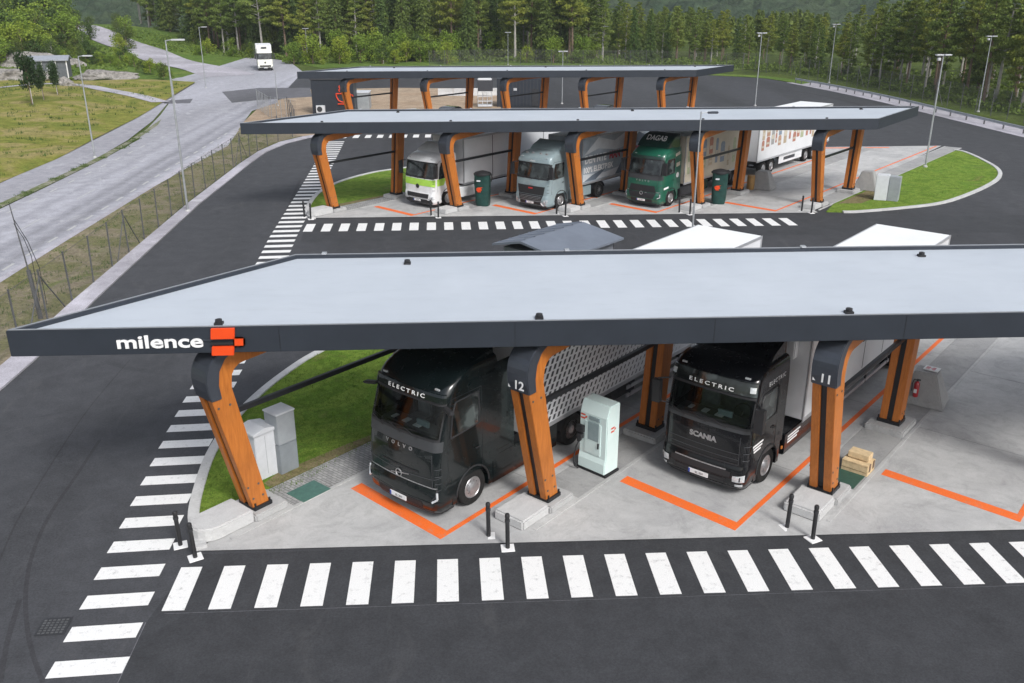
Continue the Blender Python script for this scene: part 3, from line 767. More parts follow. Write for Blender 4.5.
# bollards
def bollard():
    t=thing('bollard','x','bollard',(0,0,0),0,'black bollards at the island corners')
    b=MB();b.lathe([(.055,.03),(.055,.93),(.062,.935),(.062,1.0),(.045,1.03)],lambda x,y,h:(x,y,h),14);b.build('post',M['black_plastic'],t,smooth=True)
    MB().box(-.17,.17,-.17,.17,.02,.045).build('base_plate',M['white_paint_thin'],t,bevel=.005)
    r=MB();r.lathe([(.066,.80),(.066,.86)],lambda x,y,h:(x,y,h),14);r.build('band',M['chassis'],t)
    return t
b0=bollard();first=True
for c in(0,1):
    for i in range(5):
        for k,(dx,dy) in enumerate(((-1.62,-1.62),(-1.12,-2.18))):
            b=b0 if first else copytree(b0);first=False
            x,y=legpos(c,i);b.location=(x+dx+random.uniform(-.05,.05),y+dy,0);b.rotation_euler=(R(random.uniform(-1.5,1.5)),R(random.uniform(-2,2)),R(random.uniform(0,30)))
            b['label']='black bollard, %s one of the pair before the %s canopy\'s %s leg'%(('left','right')[k],CN[c],ORD[i])
# ================================================================ STREET FURNITURE
# charger in mint white
def charger():
    a=Vector((*G(578,468.6),0));b=Vector((*G(604.6,480),0));c_=Vector((*G(616.7,472.6),0))
    wv=(b-a);wd=wv.length;ang=math.atan2(wv.y,wv.x);dp=.62
    t=thing('charging_station','mint white charging cabinet with grey screen and black cable in front of the patterned trailer','charger',((a.x+b.x)/2,(a.y+b.y)/2,.06),ang)
    W=.98;Hh=2.2
    MB().box(-W/2-.03,W/2+.03,-.02,dp+.02,0,.08).build('base_frame',M['black_metal'],t)
    bo=MB();bo.prism([(-.03,.08),(-.03,.4),(0.02,.55),(.02,Hh-.35),(.16,Hh),(dp,Hh),(dp,.08)],-W/2,W/2,lambda v:(v[2],v[0],v[1]));bo.build('cabinet',M['mint'],t,bevel=.025)
    MB().box(-.28,.28,-.002,.03,.62,1.6).build('door_panel',M['mint'],t)
    MB().box(-.17,.22,-.012,.02,1.05,1.62).build('screen',M['screen'],t,bevel=.006)
    MB().box(-.15,.24,-.008,.03,1.68,1.80).build('display_strip',M['screen'],t,bevel=.006)
    MB().box(.20,.24,-.03,.02,.85,1.02).build('handle',M['black_plastic'],t)
    h=MB();h.box(-.50,-.27,-.14,-.0,1.22,1.45);h.box(-.46,-.30,-.17,0,1.02,1.20);h.box(-.43,-.33,-.2,-.05,.95,1.1)
    h.build('plug_holder',M['black_plastic'],t,bevel=.02)
    cb=MB();pts=[(-.38,-.12,1.0),(-.42,-.20,.8),(-.47,-.22,.55),(-.52,-.2,.3),(-.5,-.15,.1),(-.42,-.08,.03)]
    cb.path([(x,y,z) for x,y,z in pts],.022,8);cb.build('cable',M['black_plastic'],t)
    lg=MB()
    lg.prism([(-.42,1.86),(-.28,1.86),(-.27,1.92),(-.41,1.92)],0,.008,lambda v:(v[0],.16-.0-v[2]-.14,v[1]))
    lg2=MB()
    def mark(x,y,z,dirv,nv,par=t):
        q=MB()
        for (a0,a1,z0,z1) in((-.10,.06,.06,.11),(-.10,.06,-.05,0),(.06,.12,.0,.06)):
            vs=[(x+dirv[0]*a+nv[0]*.006,y+dirv[1]*a+nv[1]*.006,z+u) for a,u in((a0,z0),(a1,z0),(a1+.02,z1),(a0+.02,z1))];q.add(vs,[(0,1,2,3)])
        q.build('logo',M['logo_red'],par,fix=False)
    mark(-.36,.02,1.68,(1,0),(0,-1));mark(W/2,.30,1.42,(0,1),(1,0))
    return t
charger()
# wrapped chargers of the middle island
def wrapped(px,py,label):
    x,y=G(px,py)
    t=thing('wrapped_charger',label,'charger',(x,y,.06),R(-14),'wrapped chargers of the middle island')
    b=MB();n=20;prof=[(.46,0),(.50,.25),(.52,.8),(.54,1.4),(.53,1.9),(.55,2.02)]
    random.seed(int(px))
    vs=[]
    lv=[]
    for r,h in prof:
        for i in range(n):
            a=2*PI*i/n;sq=1/max(abs(math.cos(a)),abs(math.sin(a)));k=r*(.2+.8*min(sq,1.28))*.92*(1+.035*math.sin(3*a+h*2)+random.uniform(-.02,.02))
            vs.append((k*math.cos(a),k*.85*math.sin(a),h))
    m=len(prof);b.add(vs,[(j*n+i,j*n+(i+1)%n,(j+1)*n+(i+1)%n,(j+1)*n+i) for j in range(m-1) for i in range(n)]+[tuple(range(n-1,-1,-1)),tuple((m-1)*n+i for i in range(n))])
    b.build('cover',M['cover_green'],t,smooth=True)
    MB().lathe([(.58,1.98),(.6,2.06),(.5,2.16),(.22,2.24),(.1,2.27)],lambda x,y,h:(x,y*.85,h),18).build('lid',M['black_plastic'],t,smooth=True)
    c=MB();c.path([(.30,-.1,2.14),(.48,-.2,2.22),(.62,-.2,2.12),(.66,-.18,1.85),(.6,-.2,1.6)],.035,8);c.build('cable',M['black_plastic'],t)
    q=MB();
    for tri in ([(-.18,1.02),(.16,1.06),(.12,1.16),(-.2,1.12)],[(-.24,1.14),(.05,1.16),(.22,1.26),(-.1,1.24)],[(-.12,.94),(.08,.94),(.1,1.0),(-.14,1.02)]):
        q.add([(a-.12,-.47-.02*abs(a),z) for a,z in tri],[(0,1,2,3)])
    q.build('orange_mark',M['logo_orange'],t,fix=False)
    MB().box(-.3,-.05,-.475,-.47,1.62,1.72).build('label_strip',M['cab_grey'],t)
wrapped(483,206,'dark green wrapped charging post beside the white and lime truck')
wrapped(718,204,'dark green wrapped charging post beside the green truck')
# cabinets on the near lawn
x,y=G(252,480)
ca=thing('electric_cabinet','light grey street cabinet with sloped lid directly behind the leftmost near leg','cabinet',(x,y,.05),R(-43))
MB().prism([(0,0),(0,1.45),(.7,1.45),(.7,0)],-.35,.35,lambda v:(v[2],v[0],v[1])).build('body',M['cab_grey'],ca,bevel=.015)
MB().prism([(-.06,1.45),(-.06,1.52),(.35,1.62),(.76,1.52),(.76,1.45)],-.41,.41,lambda v:(v[2],v[0],v[1])).build('lid',M['cab_grey'],ca,bevel=.012)
MB().box(.345,.352,.34,.35,.15,1.35).build('door_gap',M['cab_grey3'],ca)
x,y=G(276,474)
cb_=thing('electric_cabinet','tall slate grey two-part cabinet right of the light grey one on the lawn','cabinet',(x,y,.05),R(-43))
MB().box(-.30,.30,0,.62,.0,.95).build('lower_body',M['cab_grey3'],cb_,bevel=.015)
MB().box(-.30,.30,0,.62,.96,1.9).build('upper_body',M['cab_grey2'],cb_,bevel=.015)
MB().box(-.32,.32,-.02,.64,1.9,1.95).build('lid',M['cab_grey'],cb_,bevel=.01)
MB().box(.06,.10,-.02,.0,.45,.62).build('handle',M['chassis'],cb_)
# cover plates
def plate(px,py,mat,label):
    x,y=G(px,py);o=MB().box(-.38,.38,-.48,.48,.0,.07).build('cover_plate',mat,None,loc=(x,y,0),rz=-AX);tag(o,label,'cover plate')
plate(309,493,M['tealplate'],'teal cover plate in the cobbled strip by the leftmost near leg')
plate(846,480,M['darkteal'],'dark green cover plate beside the stack of pale wood by leg 11')
# pale wood stack
x,y=G(857,471)
pt=thing('timber_stack','small stack of pale wooden boards and crate by leg 11','timber stack',(x,y,.06),-AX)
MB().box(-.38,.38,-.29,.30,0,.10).build('pallet',M['ply'],pt)
MB().box(-.38,.38,-.30,.30,.115,.30).build('crate',M['ply'],pt,bevel=.01)
MB().box(-.385,.385,.0-.305,.305,.303,.345).build('lid',M['ply'],pt,bevel=.01)
MB().box(-.3,.3,-.1,.28,.375,.55).build('top_board',M['ply'],pt,bevel=.01)
bb=MB();bb.box(.385,.40,-.2,-.1,.12,.36);bb.box(.385,.40,.1,.2,.12,.36);bb.build('batten',M['bark'],pt)
# pyramid blocks
def pyramid(px,py,hw,ht,label,z0=.06,rz=-AX+.1,tw=.45):
    x,y=G(px,py);t=MB();t.add([(-hw,-hw*.8,0),(hw,-hw*.8,0),(hw,hw*.8,0),(-hw,hw*.8,0),(-hw*tw,-hw*.42,ht),(hw*tw,-hw*.42,ht),(hw*tw,hw*.42,ht),(-hw*tw,hw*.42,ht)],[(3,2,1,0),(4,5,6,7),(0,1,5,4),(1,2,6,5),(2,3,7,6),(3,0,4,7)])
    o=t.build('concrete_block',M['concrete_m'],None,bevel=.04,loc=(x,y,z0),rz=rz);tag(o,label,'concrete block');return o
pyramid(922,402,.76,1.15,'grey concrete pyramid block holding a fire extinguisher near leg 11')
pyramid(762,189,.85,1.25,'grey concrete pyramid block near the yellow-brown bin and printed trailer')
pyramid(866,190,.82,1.3,'grey concrete pyramid block behind the rightmost leg of the middle canopy')
x,y=G(926,402)
ex=thing('fire_extinguisher','red fire extinguisher with black hose hanging on the concrete pyramid block','extinguisher',(x-.66,y-.42,.42),-AX)
e=MB();e.lathe([(.075,.0),(.09,.03),(.09,.45),(.06,.53),(.03,.56)],lambda a,b,h:(a,b,h),14);e.build('cylinder',M['red'],ex,smooth=True)
e=MB();e.tube((0,0,.56),(0,0,.62),.03);e.box(-.02,.1,-.02,.02,.60,.64);e.build('valve',M['black_metal'],ex)
e=MB();e.path([(0,0,.6),(-.1,-.04,.62),(-.14,-.04,.45),(-.12,-.05,.2)],.016);e.build('hose',M['black_plastic'],ex)
MB().box(-.05,.05,-.095,-.088,.16,.30).build('sticker',M['plate'],ex)
sx=thing('warning_plate','white and red sign plate lying on top of the near pyramid block','sign',(x,y,1.23),-AX)
MB().box(-.24,.24,-.2,.2,0,.02).build('plate',M['plate'],sx)
q=MB();q.box(-.18,-.06,-.12,.12,.021,.024);q.box(.02,.12,-.12,.12,.021,.024);q.box(-.06,.02,-.02,.04,.021,.024);q.build('red_mark',M['red'],sx)
x,y=G(750,190);bn=MB();bn.lathe([(.24,0),(.27,.1),(.27,.95),(.24,1.0)],lambda a,b,h:(a,b,h),14)
M['ochre']=simple('ochre_bin',c3(.30,.17,.05),.6,var=.2)
tag(bn.build('ochre_bin',M['ochre'],None,smooth=True,loc=(x,y,.06)),'ochre brown round bin beside a concrete pyramid on the middle island','bin')
# grey block pair on the right lawn
x,y=G(885,202)
t=thing('technical_cabinet','pale grey angular twin cabinet standing on the right-hand lawn','cabinet',(x,y,.07),R(-20))
MB().prism([(-.75,0),(.05,0),(.18,.7),(-.6,.7)],0,1.7).build('body',M['cab_grey'],t,bevel=.03)
MB().prism([(.07,.05),(.75,-.1),(.9,.6),(.2,.72)],0,1.62).build('side_body',M['cab_grey2'],t,bevel=.03)
# ================================================================ LIGHT POLES
def pole(x,y,h,label,kind='single',r=.075,rz=0,z0=0):
    t=thing('light_pole',label,'light pole',(x,y,z0),rz)
    MB().tube((0,0,0),(0,0,h),r,r*.55,10).build('post',M['galv'],t,smooth=True)
    MB().lathe([(r*2.2,0),(r*2.2,.12),(r*1.3,.16)],lambda a,b,h_:(a,b,h_),12).build('foot',M['concrete_l'],t)
    if kind=='single':
        a=MB();a.tube((0,0,h-.02),(.45,0,h+.04),.03);a.build('arm',M['galv'],t)
        a=MB();a.prism([(.35,-.14),(1.05,-.17),(1.15,0),(1.05,.17),(.35,.14)],h-.02,h+.08);a.build('lamp_head',M['lamp'],t,bevel=.02)
    elif kind=='twin':
        a=MB();a.tube((-.5,0,h-.02),(.5,0,h-.02),.035);a.build('arm',M['galv'],t)
        for sx_ in(-1,1):
            a=MB();a.box(sx_*.32-.27,sx_*.32+.27,-.2,.2,h,h+.09);a.build('lamp_head',M['lamp'],t,bevel=.02)
        if h>8: MB().box(-.42,-.2,-.12,.12,h-.38,h-.16).build('camera_housing',M['lamp'],t,bevel=.02)
    return t
pole(*G(95,158),8.2,'tall street light at the edge of the grass field left of the road')
pole(*G(188,212),10.4,'tallest street light, on the verge between road and dark yard')
pole(*G(206,88),8.3,'street light at the road bend behind the meadow')
pole(*G(175,104),3.1,'short thin pole behind the tall verge light','none',.06)
pole(*G(978,112),8.3,'rightmost light mast behind the guardrail','twin')
pole(*G(925,168),8.5,'light mast standing on the right-hand lawn','twin',z0=.05)
_=G(755,106);pole(*_,8.4,'light mast in the yard between the printed trailer and the forest','twin')
pole(*G(829,83),8.4,'light mast at the start of the guardrail','twin')
pole(*G(692,236),7.0,'slim pole with small curved camera in front of the green truck','none',.06)
x,y=G(692,236);t=thing('camera_arm','small dark camera on a curved arm at the top of the slim pole','camera',(x,y,6.9));q=MB();q.tube((0,0,0),(.5,0,.1),.025);q.build('arm',M['galv'],t);q=MB();q.box(.35,.95,-.1,.1,-.02,.10);q.build('housing',M['cap'],t,bevel=.03)
pole(*G(308,62),6.2,'light mast left of the bright bushes at the forest edge','twin')
pole(*G(380,60),6.8,'thin light mast before the pines, fourth from the left','single',.07)
pole(*G(508,65),5.8,'light mast before the forest above the farthest canopy','twin',.07)
pole(*G(562,104),6.2,'light mast standing between the rear and middle canopies','twin',.07)
pole(*G(602,62),6.6,'thin light mast before the forest right of centre','single',.06)
pole(*G(278,106),4.2,'thin white pole beside the gravel area left of the dark kiosk','none',.05)
# leaning mast with cables by the left fence
x,y=G(41,319)
t=thing('cable_mast','thin leaning mast with hanging cables beside the left fence','mast',(x,y,0))
MB().tube((0,0,0),(-.12,0,2.2),.10,.09).build('stub',M['galv_dull'],t)
MB().tube((-.1,0,2.0),(-.35,0,5.0),.035,.02).build('rod',M['galv_dull'],t)
for k,pts in enumerate(([(-.33,0,4.2),(.0,-.1,3.6),(.12,0,2.8),(.1,0,.8)],[(-.3,0,4.4),(.05,.1,3.4),(.3,.1,2.3),(.32,.1,.6)])):
    MB().path(pts,.014,5).build('cable',M['black_plastic'],t)
# ================================================================ FENCES, GUARDRAIL
def fence(line,h,step,label,struts=(),net=True,postr=.04,mat='galv_dull'):
    root=thing('wire_fence',label,'fence',(line[0][0],line[0][1],0))
    ox,oy=line[0]
    L=[(a-ox,b-oy) for a,b in line];acc=0;pm=MB().tube((0,0,0),(0,0,h),postr,n=6).mesh('post',M[mat])
    net_m=MB();top=MB();cnt=0;nx_=0
    for a,b in zip(L,L[1:]):
        d=math.dist(a,b)
        net_m.add([(a[0],a[1],.05),(b[0],b[1],.05),(b[0],b[1],h-.03),(a[0],a[1],h-.03)],[(0,1,2,3)])
        top.tube((a[0],a[1],h-.05),(b[0],b[1],h-.05),.010,n=4);top.tube((a[0],a[1],h*.5),(b[0],b[1],h*.5),.006,n=4)
        while nx_<=acc+d:
            k=(nx_-acc)/d;x,y=a[0]+(b[0]-a[0])*k,a[1]+(b[1]-a[1])*k
            o=link('post',pm,root,(x,y,0));o.rotation_euler=(R(random.uniform(-1,1)),R(random.uniform(-1.5,1.5)),0)
            if cnt in struts:
                q=MB();dx,dy=(b[0]-a[0])/d,(b[1]-a[1])/d
                for sg in(-1,1):q.tube((x,y,h*.88),(x+dx*sg*1.9,y+dy*sg*1.9,.05),.028,n=6)
                q.build('strut',M[mat],root)
            nx_+=step;cnt+=1
        acc+=d
    if net:net_m.build('netting',M['net'],root,fix=False)
    top.build('wire',M[mat],root)
    return root
fence([(-18.0,18),(-17.75,33),(-18.0,43.8),(-18.2,50),(-18.35,60),(-18.3,75),(-18.1,82),(-17.4,86.5),(-16.2,90),(-17.5,96),(-19.5,104)],2.35,2.75,'chain-link fence between the dry verge and the dark yard on the left',(7,11,21))
fr_line=[(-6,172),(7.4,176),(33.0,171),(49.2,163),(54.1,153),(56.0,140.0),(57.6,126.8),(58.5,106.9),(59.3,96),(60,80),(61.5,60)]
fence(fr_line,3.0,2.9,'tall wire fence along the forest behind the guardrail on the right',(24,31,38))
# panel fence by the kiosk
fk=[G(*p) for p in [(258,113),(285,104),(299,99)]]
fence([(-24.5,112),(-21.5,104),(-17.8,100)],2.3,1.0,'pale site fence panels left of the dark kiosk',(),True,.03,'galv')
# guardrail
gr=[(50.6,140.5),(52.2,131),(53.3,122),(54.0,112.8),(54.35,100.9),(54.8,87.5),(55.5,75),(56.6,60)]
gt=thing('guardrail','galvanised guardrail curving along the right edge of the yard','guardrail',(gr[0][0],gr[0][1],0))
gl_=catmull(gr,4);ox,oy=gr[0];prof=[(0,.45),(.05,.50),(0,.57),(0,.62),(.05,.68),(0,.75)]
gm=MB();vs=[]
for p in gl_:
    for a,z in prof:vs.append((p[0]-ox-a,p[1]-oy,z))
n=len(prof);gm.add(vs,[(i*n+j,i*n+j+1,(i+1)*n+j+1,(i+1)*n+j) for i in range(len(gl_)-1) for j in range(n-1)])
gm.build('rail',M['galv'],gt,fix=False)
pm_=MB().box(.01,.12,-.06,.06,0,.72).mesh('post',M['galv_dull'])
acc=0
for i in range(0,len(gl_)-1):
    a,b=gl_[i],gl_[i+1]
    for k in(0,):
        link('post',pm_,gt,(a[0]+(b[0]-a[0])*k-ox,a[1]+(b[1]-a[1])*k-oy,0))
gv=offset([(p[0]+1.2,p[1]) for p in gl_],0)
struct(MB().prism([(p[0]-1.3,p[1]) for p in gl_]+[(p[0]+3.2,p[1]+.5) for p in gl_][::-1],0,.05).build('gravel_shoulder',M['gravel']))
kb=[(42.3,153.2),(48.2,148),(50.8,138),(52,126),(52.6,115),(53.0,104.4),(53.4,96.4),(54.0,87),(55.5,60)]
kk=catmull([(20,160.2),(34,157.6)]+kb[:3],5);struct(MB().prism([(p[0]-.1,p[1]-.1) for p in kk]+[(p[0]+2.2,p[1]+2.4) for p in kk][::-1],0,.06).build('gravel_shoulder',M['bank']))
#==TRUCKS==
# ================================================================ TRUCKS
class Shell:
    def __init__(s,levels,B):s.L=levels;s.B=B
    def q0(s,z):
        L=s.L
        if z<=L[0][0]:return L[0][1:]
        for a,b in zip(L,L[1:]):
            if z<=b[0]:
                k=(z-a[0])/(b[0]-a[0]);return tuple(a[i]+(b[i]-a[i])*k for i in range(1,5))
        return L[-1][1:]
    def q(s,z):
        r=[s.q0(z+d) for d in(-.05,-.025,0,.025,.05)]
        return tuple(sum(v[i] for v in r)/5 for i in range(4))
    def pt(s,t,z,off=0):
        yf,yb,w,r=s.q(z);a=abs(t);sg=1 if t>=0 else -1
        if a<=1:x=a*(w-r);y=yf;n=(0,-1)
        elif a<=2:
            g=(a-1)*PI/2;x=w-r+r*math.sin(g);y=yf+r-r*math.cos(g);n=(math.sin(g),-math.cos(g))
        else:x=w;y=yf+r+(a-2)*(yb-yf-r-s.B);n=(1,0)
        bul=s.B*min(1,(x/w))**2
        return (sg*(x+n[0]*off),y+bul+n[1]*off,z)
    def side(s,sg,y,z,off=0):return (sg*(s.q(z)[2]+off),y,z)
    def front(s,x,z,off=0):
        yf,yb,w,r=s.q(z);a=abs(x)
        y=yf if a<w-r else yf+r-math.sqrt(max(0,r*r-(a-(w-r))**2))
        return (x,y+s.B*(a/w)**2-off,z)
    def loft(s,z0,z1,nz=26,mat=None):
        m=MB();ts=[-3,-2.66,-2.33,-2]+[-2+.25*k for k in range(1,4)]+[-1,-.66,-.33,0,.33,.66,1]+[1.25,1.5,1.75,2,2.33,2.66,3]
        n=len(ts)
        for j in range(nz+1):
            z=z0+(z1-z0)*j/nz
            m.v+=[s.pt(t,z) for t in ts]
        for j in range(nz):
            for i in range(n):
                k=(i+1)%n;m.f.append((j*n+i,j*n+k,(j+1)*n+k,(j+1)*n+i))
        m.f.append(tuple(range(n-1,-1,-1)));m.f.append(tuple(nz*n+i for i in range(n)))
        return m
    def patch(s,t0,t1,z0,z1,off=.006,nu=14,nv=8,top=None,bot=None):
        """front patch; top/bot: inset of t at the top / bottom edge"""
        def fn(u,v):
            z=z0+(z1-z0)*v;k=(1-v)*(bot or 0)+v*(top or 0)
            a=t0+k*(1 if t0<0 else 0);b=t1-k*(1 if t1>0 else 0)
            return s.pt(a+(b-a)*u,z,off)
        return thick(MB().grid(fn,nu,nv))
    def sidepatch(s,sg,poly,off=.006):
        """poly in (y,z)"""
        m=MB();m.add([s.side(sg,y,z,off) for y,z in poly],[tuple(range(len(poly)))]);return m
def thick(m):return m
def lerp(a,b,t):return a+(b-a)*t
STY=dict(
 volvo=dict(L=[(.95,.02,2.45,1.245,.16),(1.7,.03,2.45,1.25,.17),(2.28,.10,2.45,1.25,.20),(3.20,.40,2.45,1.245,.20),(3.38,.44,2.45,1.24,.20),(3.58,.60,2.45,1.23,.22),(3.78,.95,2.45,1.20,.24),(3.92,1.40,2.44,1.14,.26),(3.97,1.85,2.40,1.0,.25)],B=.10,ws=(2.28,3.16),vis=(3.20,3.40)),
 volvo2=dict(L=[(.95,.02,2.45,1.245,.22),(1.5,.03,2.45,1.25,.24),(2.0,.10,2.45,1.25,.26),(2.98,.34,2.45,1.235,.26),(3.12,.36,2.45,1.22,.28),(3.3,.50,2.45,1.19,.32),(3.5,.85,2.45,1.13,.38),(3.62,1.30,2.44,1.02,.4),(3.68,1.75,2.40,.85,.35)],B=.10,ws=(2.02,2.92),vis=(2.98,3.12)),
 scania=dict(L=[(.95,.02,2.3,1.245,.20),(1.7,.04,2.3,1.25,.22),(1.98,.08,2.3,1.25,.22),(2.84,.27,2.3,1.245,.18),(2.98,.29,2.3,1.24,.18),(3.26,.36,2.3,1.23,.20),(3.42,.60,2.3,1.20,.24),(3.52,1.0,2.28,1.12,.28),(3.56,1.4,2.2,.9,.3)],B=.10,ws=(2.0,2.82),vis=(2.88,3.22)),
 man=dict(L=[(.95,.02,2.3,1.245,.14),(1.6,.04,2.3,1.25,.15),(1.9,.07,2.3,1.25,.15),(2.82,.24,2.3,1.245,.15),(2.96,.26,2.3,1.24,.16),(3.14,.30,2.3,1.23,.18),(3.32,.55,2.3,1.20,.22),(3.46,1.1,2.28,1.12,.26),(3.52,1.5,2.2,.92,.3)],B=.09,ws=(1.92,2.80),vis=(2.86,3.06)),
 merc=dict(L=[(.95,.02,2.2,1.245,.16),(1.6,.04,2.2,1.25,.17),(1.9,.08,2.2,1.25,.17),(2.76,.26,2.2,1.245,.17),(2.9,.29,2.2,1.24,.19),(3.05,.42,2.2,1.22,.22),(3.2,.75,2.2,1.16,.26),(3.26,1.1,2.1,1.05,.26)],B=.09,ws=(1.84,2.76),vis=(2.80,2.88)),
)
def wheel(parent,x,y,r=.50,wd=.30,side=1,twin=False):
    t=MB();w_=wd*(2 if twin else 1)
    T=lambda a,b,h:(x+side*(-w_+h),y+a,r+b)
    t.lathe([(r*.62,0),(r*.93,0.0),(r,.04),(r,w_-.04),(r*.93,w_),(r*.62,w_),(r*.60,w_-.02)],T,28);ty=t.build('wheel',M['rubber'],parent,smooth=True)
    q=MB()
    if twin: q.lathe([(r*.60,w_-.02),(r*.56,w_-.03),(r*.50,w_-.14),(r*.30,w_-.15),(r*.28,w_-.03),(r*.2,w_-.01),(.02,w_-.01)],T,24)
    else: q.lathe([(r*.60,w_-.015),(r*.57,w_+.0),(r*.48,w_-.05),(r*.33,w_-.02),(r*.31,w_+.03),(r*.2,w_+.05),(.02,w_+.05)],T,24)
    rm=q.build('rim',M['rim'],ty,smooth=True)
    h=MB()
    for k in range(10):
        a=2*PI*k/10;c=T(r*.40*math.cos(a),r*.40*math.sin(a),w_-.035 if not twin else w_-.145);h.box(c[0]-.02,c[0]+.02,c[1]-.014,c[1]+.014,c[2]-.014,c[2]+.014)
    h.build('wheel_nuts',M['chassis'],ty,fix=False)
    return ty
def fender(y,x0,x1,z0,z1,r=.60,hy=.78,cz=.5):
    poly=[(y-hy,z0),(y-hy,z1),(y+hy,z1),(y+hy,z0)]
    arc=[]
    for k in range(0,13):
        a=PI*k/12;arc.append((y+r*math.cos(a),cz+r*math.sin(a)))
    arc=[(y+r,z0)]+arc+[(y-r,z0)]
    return MB().prism(poly+arc,x0,x1,lambda v:(v[2],v[0],v[1]))
def cutloft(sh,z0,z1,ws,nz=60):
    m=MB();ts=[-3+.1*k for k in range(0,11)]+[-1.875,-1.75,-1.62,-1.5,-1.375,-1.25,-1.125]+[-1+.2*k for k in range(0,11)]+[1.125,1.25,1.375,1.5,1.62,1.75,1.875]+[2+.1*k for k in range(0,11)]
    n=len(ts);zs=sorted(set([z0+(z1-z0)*j/nz for j in range(nz+1)]+[ws[0],ws[1]]))
    for z in zs:m.v+=[sh.pt(t,z) for t in ts]
    for j in range(len(zs)-1):
        zc=(zs[j]+zs[j+1])/2
        for i in range(n):
            k=(i+1)%n;tc_=(ts[i]+ts[k])/2 if k else 9
            if ws[0]<zc<ws[1]:
                if abs(tc_)<1.55:continue
                if 2<abs(tc_)<3 and k:
                    y=sh.pt(tc_,zc)[1]
                    if .74<y<1.62 and zc<ws[1]-.06:continue
            m.f.append((j*n+i,j*n+k,(j+1)*n+k,(j+1)*n+i))
    m.f.append(tuple(range(n-1,-1,-1)));m.f.append(tuple((len(zs)-1)*n+i for i in range(n)))
    return m
def interior(root,cab,ws):
    z0,z1=ws
    MB().box(-1.08,1.08,.42,.95,z0-.35,z0-.02).build('dashboard',M['interior'],cab,bevel=.06)
    MB().box(-1.15,1.15,.4,2.3,z0-.9,z0-.84).build('cab_floor',M['interior'],cab)
    MB().box(-1.12,1.12,2.0,2.06,z0-.8,z1+.1).build('bunk_curtain',M['seat'],cab)
    for x in(-.62,.62):
        s_=MB();s_.box(x-.27,x+.27,1.15,1.65,z0-.45,z0-.28);s_.box(x-.26,x+.26,1.58,1.74,z0-.3,z0+.42);s_.box(x-.14,x+.14,1.6,1.72,z0+.42,z0+.62);s_.build('seat',M['seat'],cab,bevel=.03)
    q=MB();n=18;c=Vector((-.62,1.0,z0+.08))
    c=Vector((.62,1.0,z0+.08))
    for k in range(n):
        a_=2*PI*k/n;b_=2*PI*(k+1)/n
        f=lambda g:c+Vector((.23*math.cos(g),.10*math.sin(g),.20*math.sin(g)))
        q.tube(f(a_),f(b_),.018,n=5)
    q.tube(c,c+Vector((0,-.2,-.2)),.03);q.build('steering_wheel',M['black_plastic'],cab)
    for (x,w_,d) in((-.35,.16,.12),(.05,.22,.14),(-.75,.12,.1)):MB().box(x,x+w_,.5,.5+d+.1,z0-.015,z0+.01).build('papers',M['paper'],cab)
    MB().box(.1,.5,.6,.66,z0,z0+.16).build('display',M['screen'],cab)
    for x in(-.55,.55):MB().box(x-.4,x+.4,.62,.66,z1-.16,z1-.04).build('sun_shade',M['interior'],cab)
